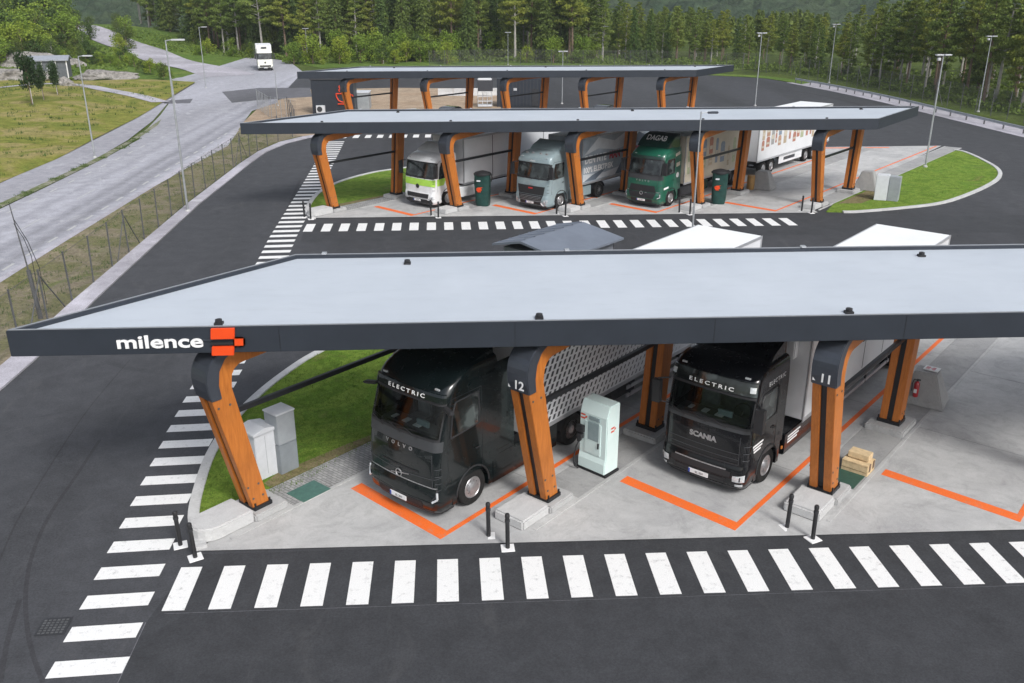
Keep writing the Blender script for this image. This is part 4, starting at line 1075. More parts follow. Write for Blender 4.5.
def tractor(root,sty,col,col2=None,eco='',side_eco='',grille='',badge=None,body='box',camera_mirror=False,deflector=None,stripe=None,visor=None,axle_y=1.42):
    S=STY[sty];sh=Shell(S['L'],S['B']);top=S['L'][-1][0];yb=S['L'][0][2]
    c2=col2 or col
    cut=sty in('volvo','scania')
    cab=(cutloft(sh,.95,top,S['ws']) if cut else sh.loft(.95,top,34)).build('cab',col,root,smooth=True)
    if cut:interior(root,cab,S['ws'])
    gm_=M['clear_glass'] if cut else M['glass']
    # lower front: bumper shell
    rr_=S['L'][0][4];lowL=[(.26,.12,.80,1.18,rr_),(.36,.0,.80,1.235,rr_+.02),(.6,-.05,.80,1.25,rr_+.02),(.86,-.03,.80,1.25,rr_),(.92,.01,.80,1.245,rr_),(.96,.015,.80,1.245,rr_)]
    lo=Shell(lowL,S['B'])
    lo_m=lo.loft(.26,.955,12);bm_=lo_m.build('bumper',c2,root,smooth=True)
    sp=Shell([(.18,.16,.78,1.15,.25),(.30,.07,.78,1.20,.26)],S['B']);sp.loft(.18,.30,3).build('spoiler',M['black_plastic'],bm_,smooth=True)
    # lower grille opening and slats
    lo.patch(-.75,.75,.36,.56,.006).build('air_intake',M['black_plastic'],bm_)
    pl=MB()
    for k in range(2):pl.add(*(lambda m:(m.v,m.f))(lo.patch(-.72,.72,.40+k*.08,.415+k*.08,.012,12,1)))
    pl.build('intake_slats',M['chassis'],bm_,fix=False)
    m=MB();m.box(-.29,.29,sh.B*0-.075,-.05,.42,.54);pln=m.build('number_plate',M['plate'],root)
    MB().box(-.29,-.24,-.080,-.0745,.42,.54).build('plate_band',M['plate_blue'],pln)
    text('plate_text','EL 12345' if sty=='x' else 'EL 204',.085,M['black_plastic'],pln,lambda a,u,o:(a+.03,-.078-o,.45+u),extr=.001)
    # headlights
    for sg in(-1,1):
        if sty[:5]=='volvo':
            poly=[(1.12,.62),(1.72,.72),(1.62,.92),(1.45,1.02),(1.40,.80),(1.12,.72)]
            m=MB();vs=[lo.pt(sg*t,min(z,.955),.012) if z<.955 else sh.pt(sg*t,z,.012) for t,z in poly];m.add(vs,[tuple(range(6))])
            hl=m.build('headlight',M['black_plastic'],root,fix=False)
            m=MB();
            for (ta,za,tb,zb) in((1.18,.64,1.62,.72),(1.60,.73,1.52,.90)):
                p=lo.pt(sg*ta,za,.02);q=lo.pt(sg*tb,zb,.02);m.tube(p,q,.030,n=6)
            m.build('light_strip',M['headlight'],hl)
        else:
            z0=.52 if sty!='merc' else .56
            def fn(u,v,sg=sg,z0=z0):
                t=sg*(.92+u*.75);return lo.pt(t,z0+v*(.17+.05*u),.012)
            hl=MB().grid(fn,8,3).build('headlight',M['headlight'],root,fix=False)
            def fn(u,v,sg=sg,z0=z0):return lo.pt(sg*(1.0+u*.55),z0-.15+v*.08,.012)
            MB().grid(fn,6,2).build('fog_light',M['headlight'],bm_,fix=False)
            def fn(u,v,sg=sg,z0=z0):return lo.pt(sg*(1.25+u*.1),z0+.02+v*.14,.016)
            MB().grid(fn,2,2).build('lamp_divider',M['black_plastic'],hl,fix=False)
    # front panel details
    if sty[:5]=='volvo':
        sh.patch(-1.95,1.95,S['ws'][0]-.30,S['ws'][0]-.03,.008,26,3).build('wiper_panel',M['matte_band'],cab,smooth=True)
        ps=MB()
        for zz in (1.30,.965):
            tt=[-1.9+.2*k for k in range(20)]
            ps.path([sh.pt(t_,zz-.12*(1-abs(t_)/2)**1,.006) for t_ in tt],.008,4)
        for tt_ in(-1.05,1.05):ps.path([sh.pt(tt_,z_,.006) for z_ in(1.0,1.3,1.6,1.9)],.007,4)
        ps.build('panel_seams',M['matte_band'],cab)  # seams in lighter grey, their colour standing in for thin highlights
        z0,z1=.99,1.02;sh.patch(-1.5,1.5,z0,z1,.010,16,1).build('chrome_line',M['rim'],cab)
        sh.patch(-.62,.62,1.30,1.36,.010,8,1).build('vent_slot',M['black_metal'],cab)
        if body=='green':
            m=sh.patch(-.95,.95,.98,1.38,.012,top=.12);m.build('grille',M['black_plastic'],cab)
            lo.patch(-.95,.95,.60,.95,.012,bot=.15).build('lower_grille',M['black_plastic'],bm_)
    elif sty=='scania':
        q=MB()
        sh.patch(-.98,.98,.97,1.02,.010,12,1).build('chrome_line',M['black_metal'],cab)
        lo.patch(-.72,.72,.80,.835,.014,12,1).build('chrome_bar',M['rim'],bm_)
        lo.patch(-.85,.85,.62,.78,.008).build('grille',M['black_plastic'],bm_)
        sh.patch(-1.6,1.6,S['ws'][0]-.12,S['ws'][0]-.02,.008,22,2).build('wiper_panel',M['matte_band'],cab,smooth=True)
        ps=MB()
        for zz in(1.30,1.14,1.0):ps.path([sh.pt(-1.0+.2*k,zz,.006) for k in range(11)],.009,4)
        ps.path([sh.pt(-1.0,z_,.006) for z_ in(1.0,1.3,1.6,1.78)],.008,4);ps.path([sh.pt(1.0,z_,.006) for z_ in(1.0,1.3,1.6,1.78)],.008,4)
        ps.build('panel_seams',M['matte_band'],cab)  # paler seam colour imitates highlights along the panel lines of the black body
        for z_ in(.42,.50):lo.patch(-.7,.7,z_,z_+.02,.014,12,1).build('intake_bar',M['matte_band'],bm_)
    elif sty=='man':
        sh.patch(-.85,.85,.96,1.48,.012,top=-.1).build('grille',M['black_plastic'],cab)
        lo.patch(-.85,.85,.58,.95,.012,bot=.12).build('lower_grille',M['black_plastic'],bm_)
        m=MB()
        for k in range(4):
            g=lo.patch(-.72,.72,.60+k*.085,.615+k*.085,.022,12,1);m.add(g.v,g.f)
        m.build('grille_bars',M['rim'],bm_,fix=False)
        for sg in(-1,1):
            q=MB();q.tube(lo.pt(sg*.9,.32,.02),lo.pt(sg*.75,.5,.02),.03);q.build('bumper_bar',M['headlight'],bm_)
    elif sty=='merc':
        lo.patch(-.95,.95,.64,.90,.012,top=.1,bot=.12).build('grille',M['black_plastic'],bm_)
        lo.patch(-1.45,1.45,.31,.52,.014,top=.15).build('lower_grille',M['black_plastic'],bm_)
        q=MB();q.lathe([(.13,0),(.14,.02),(.1,.03)],lambda a,b,h:(a,sh.pt(0,1.32)[1]-h,1.32+b),20);q.build('round_emblem',M['black_plastic'],cab)
    if badge=='iron':
        yb0=(sh.pt(0,1.1)[1] if body!='green' else lo.pt(0,.8)[1])-.02;zc=1.12 if body!='green' else .90
        q=MB();n=20
        for k in range(n):
            a=2*PI*k/n;b=2*PI*(k+1)/n
            q.tube((.10*math.cos(a),yb0-.01,zc+.10*math.sin(a)),(.10*math.cos(b),yb0-.01,zc+.10*math.sin(b)),.016,n=5)
        q.tube(sh.front(-.30,zc-.07,.02),sh.front(.34,zc+.06,.02),.014,n=5);q.build('emblem',M['rim'],cab)
    if badge=='red':
        q=MB();q.box(-.17,.17,sh.pt(0,1.2)[1]-.03,sh.pt(0,1.2)[1]-.015,1.12,1.22);q.build('emblem',M['redlens'],cab)
    # windshield
    z0,z1=S['ws'];ws=sh.patch(-1.62,1.62,z0,z1,.007,22,10,top=.10,bot=.05).build('windshield',gm_,cab,smooth=True,fix=False)
    fb=MB()
    for (ta,tb,za,zb_) in((-1.62,1.62,z0-.03,z0+.035),(-1.62,1.62,z1-.04,z1+.03),(-1.62,-1.50,z0,z1),(1.50,1.62,z0,z1)):
        g_=sh.patch(ta,tb,za,zb_,.010,22 if tb-ta>1 else 2,1 if tb-ta>1 else 8);fb.add(g_.v,g_.f)
    fb.build('windshield_seal',M['black_plastic'],cab,smooth=True,fix=False)
    for sg in(-1,1):
        if sty in('merc','man'):
            ta,tb=sorted((sg*1.60,sg*2.02));sh.patch(ta,tb,z0,z1,.008,4,8).build('corner_pillar',M['black_plastic'],cab,smooth=True,fix=False)
        ta,tb=sorted((sg*1.30,sg*1.92));va=MB()
        for q_ in range(3):
            g_=sh.patch(ta,tb,1.12+q_*.2,1.12+q_*.2+.022,.010,5,1);va.add(g_.v,g_.f)
        va.build('corner_vane',M['matte_band'],cab,fix=False)
    lo.patch(-1.9,1.9,.60,.615,.010,24,1).build('bumper_seam',M['black_metal'],bm_,fix=False)
    lo.patch(-1.2,1.2,.27,.33,.010,20,1).build('bumper_lip',M['matte_band'] if cut else M['black_plastic'],bm_,fix=False)
    MB().box(-.42,.42,1.55,2.1,top-.30,top+.05).build('roof_hatch',M['matte_band'],cab,bevel=.03) if not deflector else None
    for sg in(-1,1):
        mk_=MB();p_=sh.pt(sg*.9,S['vis'][1]+.08,.02);mk_.box(p_[0]-.07,p_[0]+.07,p_[1]-.02,p_[1]+.02,p_[2]-.02,p_[2]+.02);mk_.build('marker_light',M['headlight'],cab)
    wp=MB()
    for xx in(-.6,.05,.62):
        wp.tube(sh.front(xx,z0-.04,.03),sh.front(xx-.45,z0+.10,.03),.012,n=5);wp.tube(sh.front(xx-.75,z0+.06,.025),sh.front(xx-.05,z0+.12,.025),.010,n=5)
    wp.build('wipers',M['black_plastic'],cab)
    # visor
    v0,v1=S['vis'];vm=visor or M['glass']
    vz=sh.patch(-1.55,1.55,v0,v1,.05 if sty!='merc' else .03,22,3,top=.05)
    vz2=sh.patch(-1.55,1.55,v0,v1,.0,22,3,top=.05);k=len(vz.v);vz.v+=vz2.v;vz.f+=[tuple(i+k for i in f[::-1]) for f in vz2.f]
    nu=22
    for (a,b) in [(i,i+1) for i in range(nu)]:vz.f.append((a,b,k+b,k+a))
    top_=3*(nu+1)
    for i in range(nu):vz.f.append((top_+i,top_+i+1,k+top_+i+1,k+top_+i))
    vz.f.append((0,nu+1,k+nu+1,k));vz.f.append((nu,2*nu+1,k+2*nu+1,k+nu))
    vs=vz.build('sun_visor',vm,cab,smooth=False)
    if eco:
        text('front_lettering',eco,.17,M['white_paint_thin'],cab,lambda a,u,o:sh.front(a,(v0+.05 if sty!='volvo' else v0+.04)+u*.8,.062+o),extr=.002,space=1.5,sx=1.25,bold=.003)
    if grille:
        text('grille_lettering',grille,.13 if sty!='scania' else .20,M['rim'],cab,lambda a,u,o:sh.front(a,(z0-.42 if sty[:5]=='volvo' else z0-.52)+u,.012+o),extr=.004,space=2.6 if sty[:5]=='volvo' else 1.0,sx=1.1,bold=.004 if sty!='scania' else .009)
    # side windows + doors
    for sg in(-1,1):
        sw=[(.62,z0-.05),(.72,z0+.62),(.84,z1-.02),(1.68,z1+.0),(1.68,z0+.02),(1.2,z0-.02)]
        g=sh.sidepatch(sg,sw,.007);g.build('side_window',M['glass'],cab,fix=False)
        sb=MB()
        for p_,q_ in zip(sw,sw[1:]+sw[:1]):sb.tube(sh.side(sg,*p_,.006),sh.side(sg,*q_,.006),.022,n=5)
        sb.build('window_seal',M['black_plastic'],cab)
        dl=MB();pts=[(.50,1.0),(.56,z1-.05),(.72,z1+.10),(1.78,z1+.10),(1.80,1.0)]
        for a,b in zip(pts,pts[1:]):dl.tube(sh.side(sg,*a,.0),sh.side(sg,*b,.0),.009,n=4)
        dl.build('door_seam',M['black_metal'],cab)
        MB().tube(sh.side(sg,1.50,1.62,.03),sh.side(sg,1.68,1.62,.03),.018,n=6).build('door_handle',M['black_plastic'],cab)
        # mirrors
        mm=MB()
        if camera_mirror:
            mm.prism([(0,0),(.30,-.03),(.38,-.0),(.34,.05),(0,.08)],-.05,.05,lambda v:(sg*(1.2+v[0]),.50+v[2]*1.6-v[0]*.3,z1-.10+v[1]))
        else:
            mm.tube((sg*1.22,.30,z1-.02),(sg*1.5,.10,z1-.05),.025);mm.tube((sg*1.22,.30,z0+.05),(sg*1.48,.12,z0+.12),.02)
            mm.box(min(sg*1.38,sg*1.62),max(sg*1.38,sg*1.62),.02,.18,z0+.08,z1-.08)
        mm.build('mirror',M['black_plastic'],root,bevel=.02)
        # steps and fender around the front wheel
        x1=sg*1.245;xa,xb=(1.0,1.245) if sg>0 else (-1.245,-1.0)
        fender(axle_y,xa,xb,.32,.97).build('front_fender',c2,root,bevel=.01)
        ar=MB();
        for k in range(12):
            a=PI*k/12;b=PI*(k+1)/12
            ar.tube((x1,axle_y+.62*math.cos(a),.5+.62*math.sin(a)),(x1,axle_y+.62*math.cos(b),.5+.62*math.sin(b)),.025,n=6)
        ar.build('wheel_arch_trim',M['black_plastic'],root)
        wheel(root,sg*1.235,axle_y,.50,.32,sg)
    MB().box(-.95,.95,.3,2.4,.45,1.0).build('engine_underside',M['chassis'],root)
    # roof details
    
    if side_eco:
        for sg in(1,):
            text('side_lettering',side_eco,.17,M['white_paint_thin'],cab,lambda a,u,o:sh.side(1,a+1.55,z1+.14+u,.01+o),extr=.002,sx=1.1,space=1.3)
    # deflector behind/above cab
    if deflector:
        zt,mat_,ys=deflector
        d=MB();d.prism([(ys,top-.12),(ys+.35,lerp(top,zt,.35)),(ys+.8,lerp(top,zt,.75)),(yb-.05,zt),(yb,zt),(yb,top-.25)],-1.1,1.1,lambda v:(v[2]*(1.0),v[0],v[1]));df=d.build('roof_deflector',mat_,root,bevel=.10,smooth=True,seg=4)
        return sh,cab,df
    return sh,cab,None
def sidedeflect(root,col,y0,y1,z0=1.0,z1=3.7):
    for sg in(-1,1):
        a,b=(1.18,1.235) if sg>0 else(-1.235,-1.18)
        MB().box(a,b,y0,y1,z0,z1).build('side_deflector',col,root,bevel=.02)
def chassis(root,y0,y1,axles,col=None,tanks=(),r=.5,twin=True,skirts=None):
    for sg in(-1,1):
        xa,xb=sorted((sg*.42,sg*.50));MB().box(xa,xb,y0,y1,.78,1.04).build('frame_rail',M['chassis'],root)
        for (a,b,m) in tanks:
            xa,xb=sorted((sg*.62,sg*1.21));MB().box(xa,xb,a,b,.36,.98).build('side_tank',m,root,bevel=.04)
        if skirts:
            xa,xb=sorted((sg*1.19,sg*1.235));MB().box(xa,xb,skirts[0],skirts[1],.30,1.05).build('side_skirt',skirts[2],root,bevel=.01)
        for y in axles:
            wheel(root,sg*1.235,y,r,.29 if twin else .33,sg,twin)
            f=MB()
            for k in range(10):
                a=PI*(.08+.84*k/10);b=PI*(.08+.84*(k+1)/10);rr_=r+.08
                p=[(y+rr_*math.cos(a),.5+rr_*math.sin(a)),(y+rr_*math.cos(b),.5+rr_*math.sin(b))]
                x0_,x1_=sorted((sg*.70,sg*1.24));f.add([(x0_,p[0][0],p[0][1]),(x1_,p[0][0],p[0][1]),(x1_,p[1][0],p[1][1]),(x0_,p[1][0],p[1][1])],[(0,1,2,3)])
            f.build('mudguard',M['black_plastic'],root,fix=False)
    m=MB()
    for y in axles:m.tube((-1.0,y,.5),(1.0,y,.5),.09)
    if axles:m.build('axle',M['chassis'],root)
def cargobox(root,y0,y1,mat,zb=1.12,zt=4.05,hw=1.29,roof=None,name='cargo_box',rails=True):
    b=MB().box(-hw,hw,y0,y1,zb,zt).build(name,mat,root,bevel=.03)
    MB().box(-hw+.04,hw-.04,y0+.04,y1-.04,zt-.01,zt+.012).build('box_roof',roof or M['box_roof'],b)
    if rails:
        for sg in(-1,1):
            xa,xb=sorted((sg*(hw-.01),sg*(hw+.015)))
            MB().box(xa,xb,y0,y1,zb-.06,zb+.06).build('bottom_rail',M['alu'],b);MB().box(xa,xb,y0,y1,zt-.09,zt+.01).build('top_rail',M['alu'],b)
            for yy in(y0+.04,y1-.06):MB().box(xa,xb,yy-.05,yy+.05,zb+.06,zt-.09).build('corner_post',M['alu'],b)
    MB().box(-hw+.05,hw-.05,y1,y1+.03,zb+.05,zt-.1).build('rear_door',mat,b)
    dr=MB()
    for xx in(-.6,-.2,.2,.6):dr.tube((xx,y1+.05,zb+.1),(xx,y1+.05,zt-.15),.02,n=6)
    dr.build('door_bars',M['alu'],b)
    for sg in(-1,1):MB().box(min(sg*.85,sg*1.2),max(sg*.85,sg*1.2),y1+.0,y1+.06,zb-.35,zb-.2).build('tail_light',M['redlens'],root)
    return b
def underrun(root,y0,y1,hw=1.22,mat=None):
    for sg in(-1,1):
        xa,xb=sorted((sg*hw,sg*(hw-.04)))
        for z in(.52,.80):MB().box(xa,xb,y0,y1,z,z+.12).build('side_guard',mat or M['alu'],root)
        for y in(y0+.2,(y0+y1)/2,y1-.2):MB().box(xa,xb,y-.04,y+.04,.5,1.1).build('guard_post',M['chassis'],root)
SC=1.05
def place(s,l,name,label,rz=-AX,grp=None):
    x,y=SL(s,l);return thing(name,label,'truck',(x,y,.048),rz,grp,SC)
# ---- black truck with dark green sheen and patterned trailer (bay 13/12)
t=place(14.35,-15.93,'semi_truck','glossy black electric truck with slot-patterned white trailer, parked left of leg 12')
sh,cab,df=tractor(t,'volvo',M['v_black'],eco='ELECTRIC',grille='VOLVO',badge='iron',camera_mirror=True,deflector=(4.12,M['v_black'],1.5),visor=M['v_black'])
sidedeflect(t,M['v_black'],2.40,3.1)
for sg in(-1,1):
    a,b=sorted((sg*1.20,sg*1.243));MB().box(a,b,2.2,5.0,.28,1.08).build('side_skirt',M['v_black'],t,bevel=.015)
    MB().box(a,b,2.2,3.05,1.08,1.2).build('step_panel',M['v_black'],t)
chassis(t,1.0,7.0,[5.75],twin=True)
MB().box(-.5,.5,5.3,6.6,1.04,1.13).build('fifth_wheel',M['chassis'],t)
MB().box(-1.0,1.0,2.55,3.0,1.0,2.9).build('rear_module',M['chassis'],t)
L1=17.35
cb1=cargobox(t,3.55,L1,M['box_white'],1.16,4.03,1.33)
pm=MB()
rows=14;z0,z1=1.33,3.82
for r_ in range(rows):
    for k in range(36):
        y=3.75+k*.225+(.11 if r_%2 else 0);f=1-k/38
        h_=.155*(.55+.45*f);wd_=.105*f+.010
        z=z0+(z1-z0)*r_/(rows-1)
        for sg in(-1,1):
            x=sg*1.3335
            pm.add([(x,y,z-h_/2),(x,y+wd_,z-h_/2),(x,y+wd_+.07,z+h_/2),(x,y+.07,z+h_/2)],[(0,1,2,3)])
pm.build('printed_pattern',M['slot'],cb1,fix=False)
underrun(t,8.6,12.0,1.27);chassis(t,5.2,L1-.3,[12.9,14.2,15.5],r=.49,twin=False)
for sg in(-1,1):MB().box(min(sg*.85,sg*1.0),max(sg*.85,sg*1.0),7.3,7.5,.25,1.1).build('landing_leg',M['chassis'],t)
MB().box(-1.1,1.1,8.0,9.3,.55,1.1).build('pallet_box',M['chassis'],t)
# ---- black flat-roof truck with white box
t=place(20.6,-10.35,'semi_truck','black electric truck with white lettering and plain white box body, parked left of leg 11')
sh,cab,df=tractor(t,'scania',M['s_black'],eco='ELECTRIC',side_eco='ELECTRIC',grille='SCANIA',deflector=(4.0,M['s_black'],1.2))
for sg in(-1,1):
    q=sh.patch(*((1.02,1.42) if sg>0 else (-1.42,-1.02)),2.98,3.13,.058,5,2);q.build('visor_lamp',M['headlight'],cab,fix=False)
for sg in(1,):
    q=MB()
    for k,(a,b) in enumerate(((.42,1.02),(.46,.98),(.50,.90))):
        q.add([sh.side(sg,a,1.42-k*.09,.009),sh.side(sg,b,1.42-k*.09,.009),sh.side(sg,b,1.475-k*.09,.009),sh.side(sg,a,1.475-k*.09,.009)],[(0,1,2,3)])
    q.build('side_print',M['white_paint_thin'],cab,fix=False)
chassis(t,1.0,15.6,[12.0,13.35],twin=True,skirts=None)
for sg in(-1,1):
    a,b=sorted((sg*.72,sg*1.235));bt=MB().box(a,b,2.55,4.6,.34,1.0).build('battery_box',M['s_black'],t,bevel=.03)
    if sg>0:
        q=MB()
        for k in range(3):q.box(1.236,1.24,2.75,3.6-k*.1,.82-k*.09,.87-k*.09)
        q.build('side_print',M['white_paint_thin'],bt)
    MB().box(a,b,4.7,6.2,.36,.98).build('battery_box',M['s_black'],t,bevel=.03)
    MB().box(min(sg*1.22,sg*1.25),max(sg*1.22,sg*1.25),2.35,2.42,.62,.70).build('marker_light',M['amber'],t)
cb2=cargobox(t,3.35,15.9,M['box_white'],1.16,4.05,1.36)
jm=MB()
for yy in(5.6,7.9,9.7,11.6,13.6):
    for sg in(-1,1):
        x=sg*1.362;jm.box(min(x,x+sg*.004),max(x,x+sg*.004),yy,yy+.03,1.3,3.95)
jm.build('panel_joints',M['chassis'],cb2)
for yy in(7.6,9.4):MB().box(1.36,1.40,yy,yy+.12,2.3,2.42).build('door_latch',M['chassis'],cb2)
MB().box(-1.0,1.0,3.10,3.34,3.0,3.75).build('cooling_unit',M['box_white'],cb2,bevel=.03)
underrun(t,6.5,11.0,1.27)
# ---- middle canopy trucks
def midlane(i):return toSL(*legpos(1,i))
s,l=midlane(1)
t=place(40.6,-41.9,'semi_truck','white truck with lime green band and plain white box under the middle canopy')
sh,cab,df=tractor(t,'merc',M['m_white'],visor=M['m_white'],deflector=(3.75,M['m_white'],1.0))
sh.patch(-2.0,2.0,1.36,1.76,.009,26,2).build('lime_band',M['m_lime'],cab)
for sg in(-1,1):sh.sidepatch(sg,[(.45,1.36),(.45,1.76),(1.3,1.80),(1.0,1.36)],.010).build('lime_side_band',M['m_lime'],cab,fix=False)
chassis(t,1.0,14.5,[11.6,12.95],twin=True)
for sg in(-1,1):
    a,b=sorted((sg*.72,sg*1.235));MB().box(a,b,2.3,4.0,.34,1.0).build('battery_box',M['m_white'],t,bevel=.03);MB().box(a,b,4.1,5.4,.36,.98).build('battery_box',M['chassis'],t,bevel=.03)
cb3=cargobox(t,2.75,14.8,M['box_white'],1.16,4.0,1.32)
jm=MB()
for yy in(5.5,8.0,8.25,10.8):jm.box(1.322,1.326,yy,yy+.05,1.3,3.9)
jm.build('panel_joints',M['chassis'],cb3)
s,l=midlane(2)
t=place(44.7,-35.85,'semi_truck','grey-green truck with printed trailer lettered in white and red under the middle canopy')
sh,cab,df=tractor(t,'man',M['man_grey'],badge=None,visor=M['man_grey'],deflector=(3.95,M['man_grey'],1.2))
MB().box(-.16,.16,sh.pt(0,1.3)[1]-.035,sh.pt(0,1.3)[1]-.02,1.30,1.38).build('emblem',M['redlens'],cab)
text('grille_lettering','MAN',.13,M['rim'],cab,lambda a,u,o:sh.front(a,1.50+u,.014+o),bold=.004)
text('visor_lettering','eTRUCK',.11,M['white_paint_thin'],cab,lambda a,u,o:sh.front(a,2.91+u,.062+o),extr=.002)
bar=MB()
for xx in(-.75,-.3,.3,.75):bar.lathe([(.09,0),(.10,.05),(.07,.07)],lambda a,b,h,xx=xx:(xx+a,.55-h+.1,3.32+b),12)
bar.build('roof_lamps',M['rim'],cab)
MB().tube((-.95,.66,3.22),(.95,.66,3.22),.025).build('lamp_bar',M['alu'],cab)
chassis(t,1.0,6.6,[5.6],twin=True,tanks=((2.5,4.7,M['man_grey']),))
cb4=cargobox(t,3.45,16.3,M['man_print'],1.16,4.02,1.32)
def sideprint(polys,name,mat,x=1.3235):
    m=MB()
    for p in polys:m.add([(x,y,z) for y,z in p],[tuple(range(len(p)))])
    return m.build(name,mat,cb4,fix=False)
sideprint([[(3.6,2.9),(5.2,3.9),(7.0,3.5),(8.2,3.9),(11.0,3.9),(9.5,3.1),(7.2,2.9),(5.2,3.2)],[(3.6,1.3),(3.6,1.75),(6,1.6),(9,1.9),(12,1.4),(12,1.25)],[(12.5,1.3),(12.5,3.8),(16,3.8),(16,1.3)]],'mountain_print',M['man_pale'],1.3232)
sideprint([[(7.2,1.3),(8.4,2.6),(9.4,2.1),(10.4,2.9),(12.2,1.3)],[(3.7,1.28),(5.0,1.28),(6.3,1.95),(4.6,1.6)],[(8.6,3.0),(9.9,3.75),(11.6,3.1)]],'slope_print',M['man_deep'],1.3240)
xs=1.326
text('trailer_lettering','DEN NYE',.52,M['white_paint_thin'],cb4,lambda a,u,o:(xs+o,3.75+a*1.08,2.40+u*1.25),extr=.002,bold=.022,align='LEFT')
text('trailer_lettering','MAN eTRUCK',.52,M['red_print'],cb4,lambda a,u,o:(xs+o,6.45+a*1.08,2.40+u*1.25),extr=.002,bold=.022,align='LEFT')
text('trailer_lettering','100% ELEKTRISK',.44,M['white_paint_thin'],cb4,lambda a,u,o:(xs+o,3.6+a*1.05,1.82+u*1.1),extr=.002,bold=.016,align='LEFT')
underrun(t,8.0,11.2,1.25);chassis(t,5.2,16.0,[12.0,13.3,14.6],r=.49,twin=False)
s,l=midlane(3)
t=place(49.9,-30.8,'truck_and_trailer','green truck with tall roof sign and product-printed body and trailer, rightmost of three')
sh,cab,df=tractor(t,'volvo2',M['d_green'],grille='VOLVO',badge='iron',body='green',deflector=(4.3,M['d_green_dark'],.95),visor=M['d_green_dark'])
text('roof_lettering','DAGAB',.42,M['white_paint_thin'],df,lambda a,u,o:(a,1.36-.03-o+ (u*.97),3.93+u*.9),extr=.003,bold=.006)
for k,(a,b,c_,d) in enumerate(((.95,1.6,3.02,3.25),(1.0,1.7,2.2,2.45))):
    pass
sh.sidepatch(1,[(1.75,3.0),(2.3,3.1),(2.3,3.28),(1.75,3.18)],.01).build('side_window_upper',M['cream_print'],cab,fix=False)
sh.sidepatch(1,[(1.85,2.35),(2.3,2.42),(2.3,2.66),(1.85,2.6)],.01).build('side_sticker',M['cream_print'],cab,fix=False)
q=MB();q.lathe([(.16,0),(.16,.004)],lambda a,b,h:(sh.q(1.85)[2]+.008+h,2.05+a,1.85+b),18);q.build('round_sticker',M['white_paint_thin'],cab)
sh.sidepatch(1,[(.5,1.12),(1.05,1.16),(1.05,1.28),(.5,1.24)],.01).build('side_sticker',M['white_paint_thin'],cab,fix=False)
chassis(t,1.0,11.3,[8.6,9.95],twin=True,tanks=((2.5,4.3,M['chassis']),(4.6,6.2,M['d_green_dark'])))
def products(box,y0,y1,z0,z1,seed,x=1.3235):
    rnd=random.Random(seed);by={}
    y=y0+.2
    while y<y1-.5:
        wd=rnd.uniform(.25,.6);h=rnd.uniform(.7,2.0);zb=z0+rnd.uniform(.25,.7)
        if h>1.2 or rnd.random()<.5:segs=[(zb,min(z1-.15,zb+h))]
        else:segs=[(zb,zb+.6),(zb+.75,min(z1-.15,zb+1.7))]
        for a,b in segs:
            k='pr_'+rnd.choice('abcdef');m=by.setdefault(k,MB())
            m.add([(x,y,a),(x,y+wd,a),(x,y+wd,b),(x,y+wd*.8,b+.12),(x,y+wd*.2,b+.12),(x,y,b)],[tuple(range(6))])
            m2=by.setdefault('cream_print',MB());m2.add([(x+.002,y+.05,lerp(a,b,.3)),(x+.002,y+wd-.05,lerp(a,b,.3)),(x+.002,y+wd-.05,lerp(a,b,.55)),(x+.002,y+.05,lerp(a,b,.55))],[(0,1,2,3)])
        y+=wd+rnd.uniform(.12,.45)
    for k,m in by.items():m.build('product_print',M[k],box,fix=False)
bx=cargobox(t,2.75,11.2,M['cream_print'],1.16,4.1,1.32);products(bx,2.9,11.1,1.3,3.9,3)
chassis(t,13.0,28.0,[14.4,15.7,21.9,23.3],twin=False,r=.49)
MB().tube((0,11.2,.8),(0,13.2,.8),.07).build('drawbar',M['chassis'],t)
by_=cargobox(t,12.9,26.0,M['box_white'],1.16,4.05,1.36);products(by_,13.3,25.7,1.55,3.9,9,1.3635)
for sg in(-1,1):
    a,b=sorted((sg*1.27,sg*1.30));sk=MB().box(a,b,16.8,20.9,.5,1.08).build('trailer_skirt',M['box_white'],t,bevel=.01)
    if sg>0:
        q=MB();q.box(1.302,1.304,17.6,19.6,.68,.92);q.build('skirt_lettering_panel',M['slot'],sk)
# ---- far truck on the gravel lot
x,y=G(266,71);t=thing('box_truck','small white truck with yellow tint driving towards the camera on the far grey lot','truck',(x,y,.03),R(13),None,1.05)
M['y_white']=paint('yellowish_truck_paint',c3(.78,.78,.70),.4)
sh,cab,df=tractor(t,'merc',M['y_white'],visor=M['y_white'],deflector=(3.9,M['y_white'],.9))
MB().box(-.45,.45,.98,1.3,3.55,3.72).build('roof_panel',M['slot'],cab)
chassis(t,1,7.5,[6.0]);cargobox(t,2.6,8.5,M['m_white'],1.1,3.95,1.27)
# ---- vehicles hidden mostly behind the middle canopy roof
def car(px,py,label,z):
    x,y=G(px,py+1.5,z);t=thing('parked_car',label,'car',(x,y,.05),R(-35),'dark cars parked before the rear canopy')
    lo=[(-2.2,.35),(-2.25,.7),(-1.3,.92),(-.5,1.42),(.9,1.45),(1.7,1.0),(2.2,.92),(2.25,.4)]
    MB().prism([(a,b) for a,b in lo],-.88,.88,lambda v:(v[2],v[0],v[1])).build('body',M['blue_tarp'],t,bevel=.10,smooth=True,seg=3)
    MB().prism([(-1.15,.97),(-.48,1.37),(.85,1.40),(1.5,1.02)],-.885,.885,lambda v:(v[2],v[0],v[1])).build('side_windows',M['glass'],t)
    for sx_ in(-1,1):
        for y_ in(-1.4,1.4):wheel(t,sx_*.9,y_,.33,.22,sx_)
car(449,106,'dark car whose roof shows above the middle canopy, left of centre',1.4)
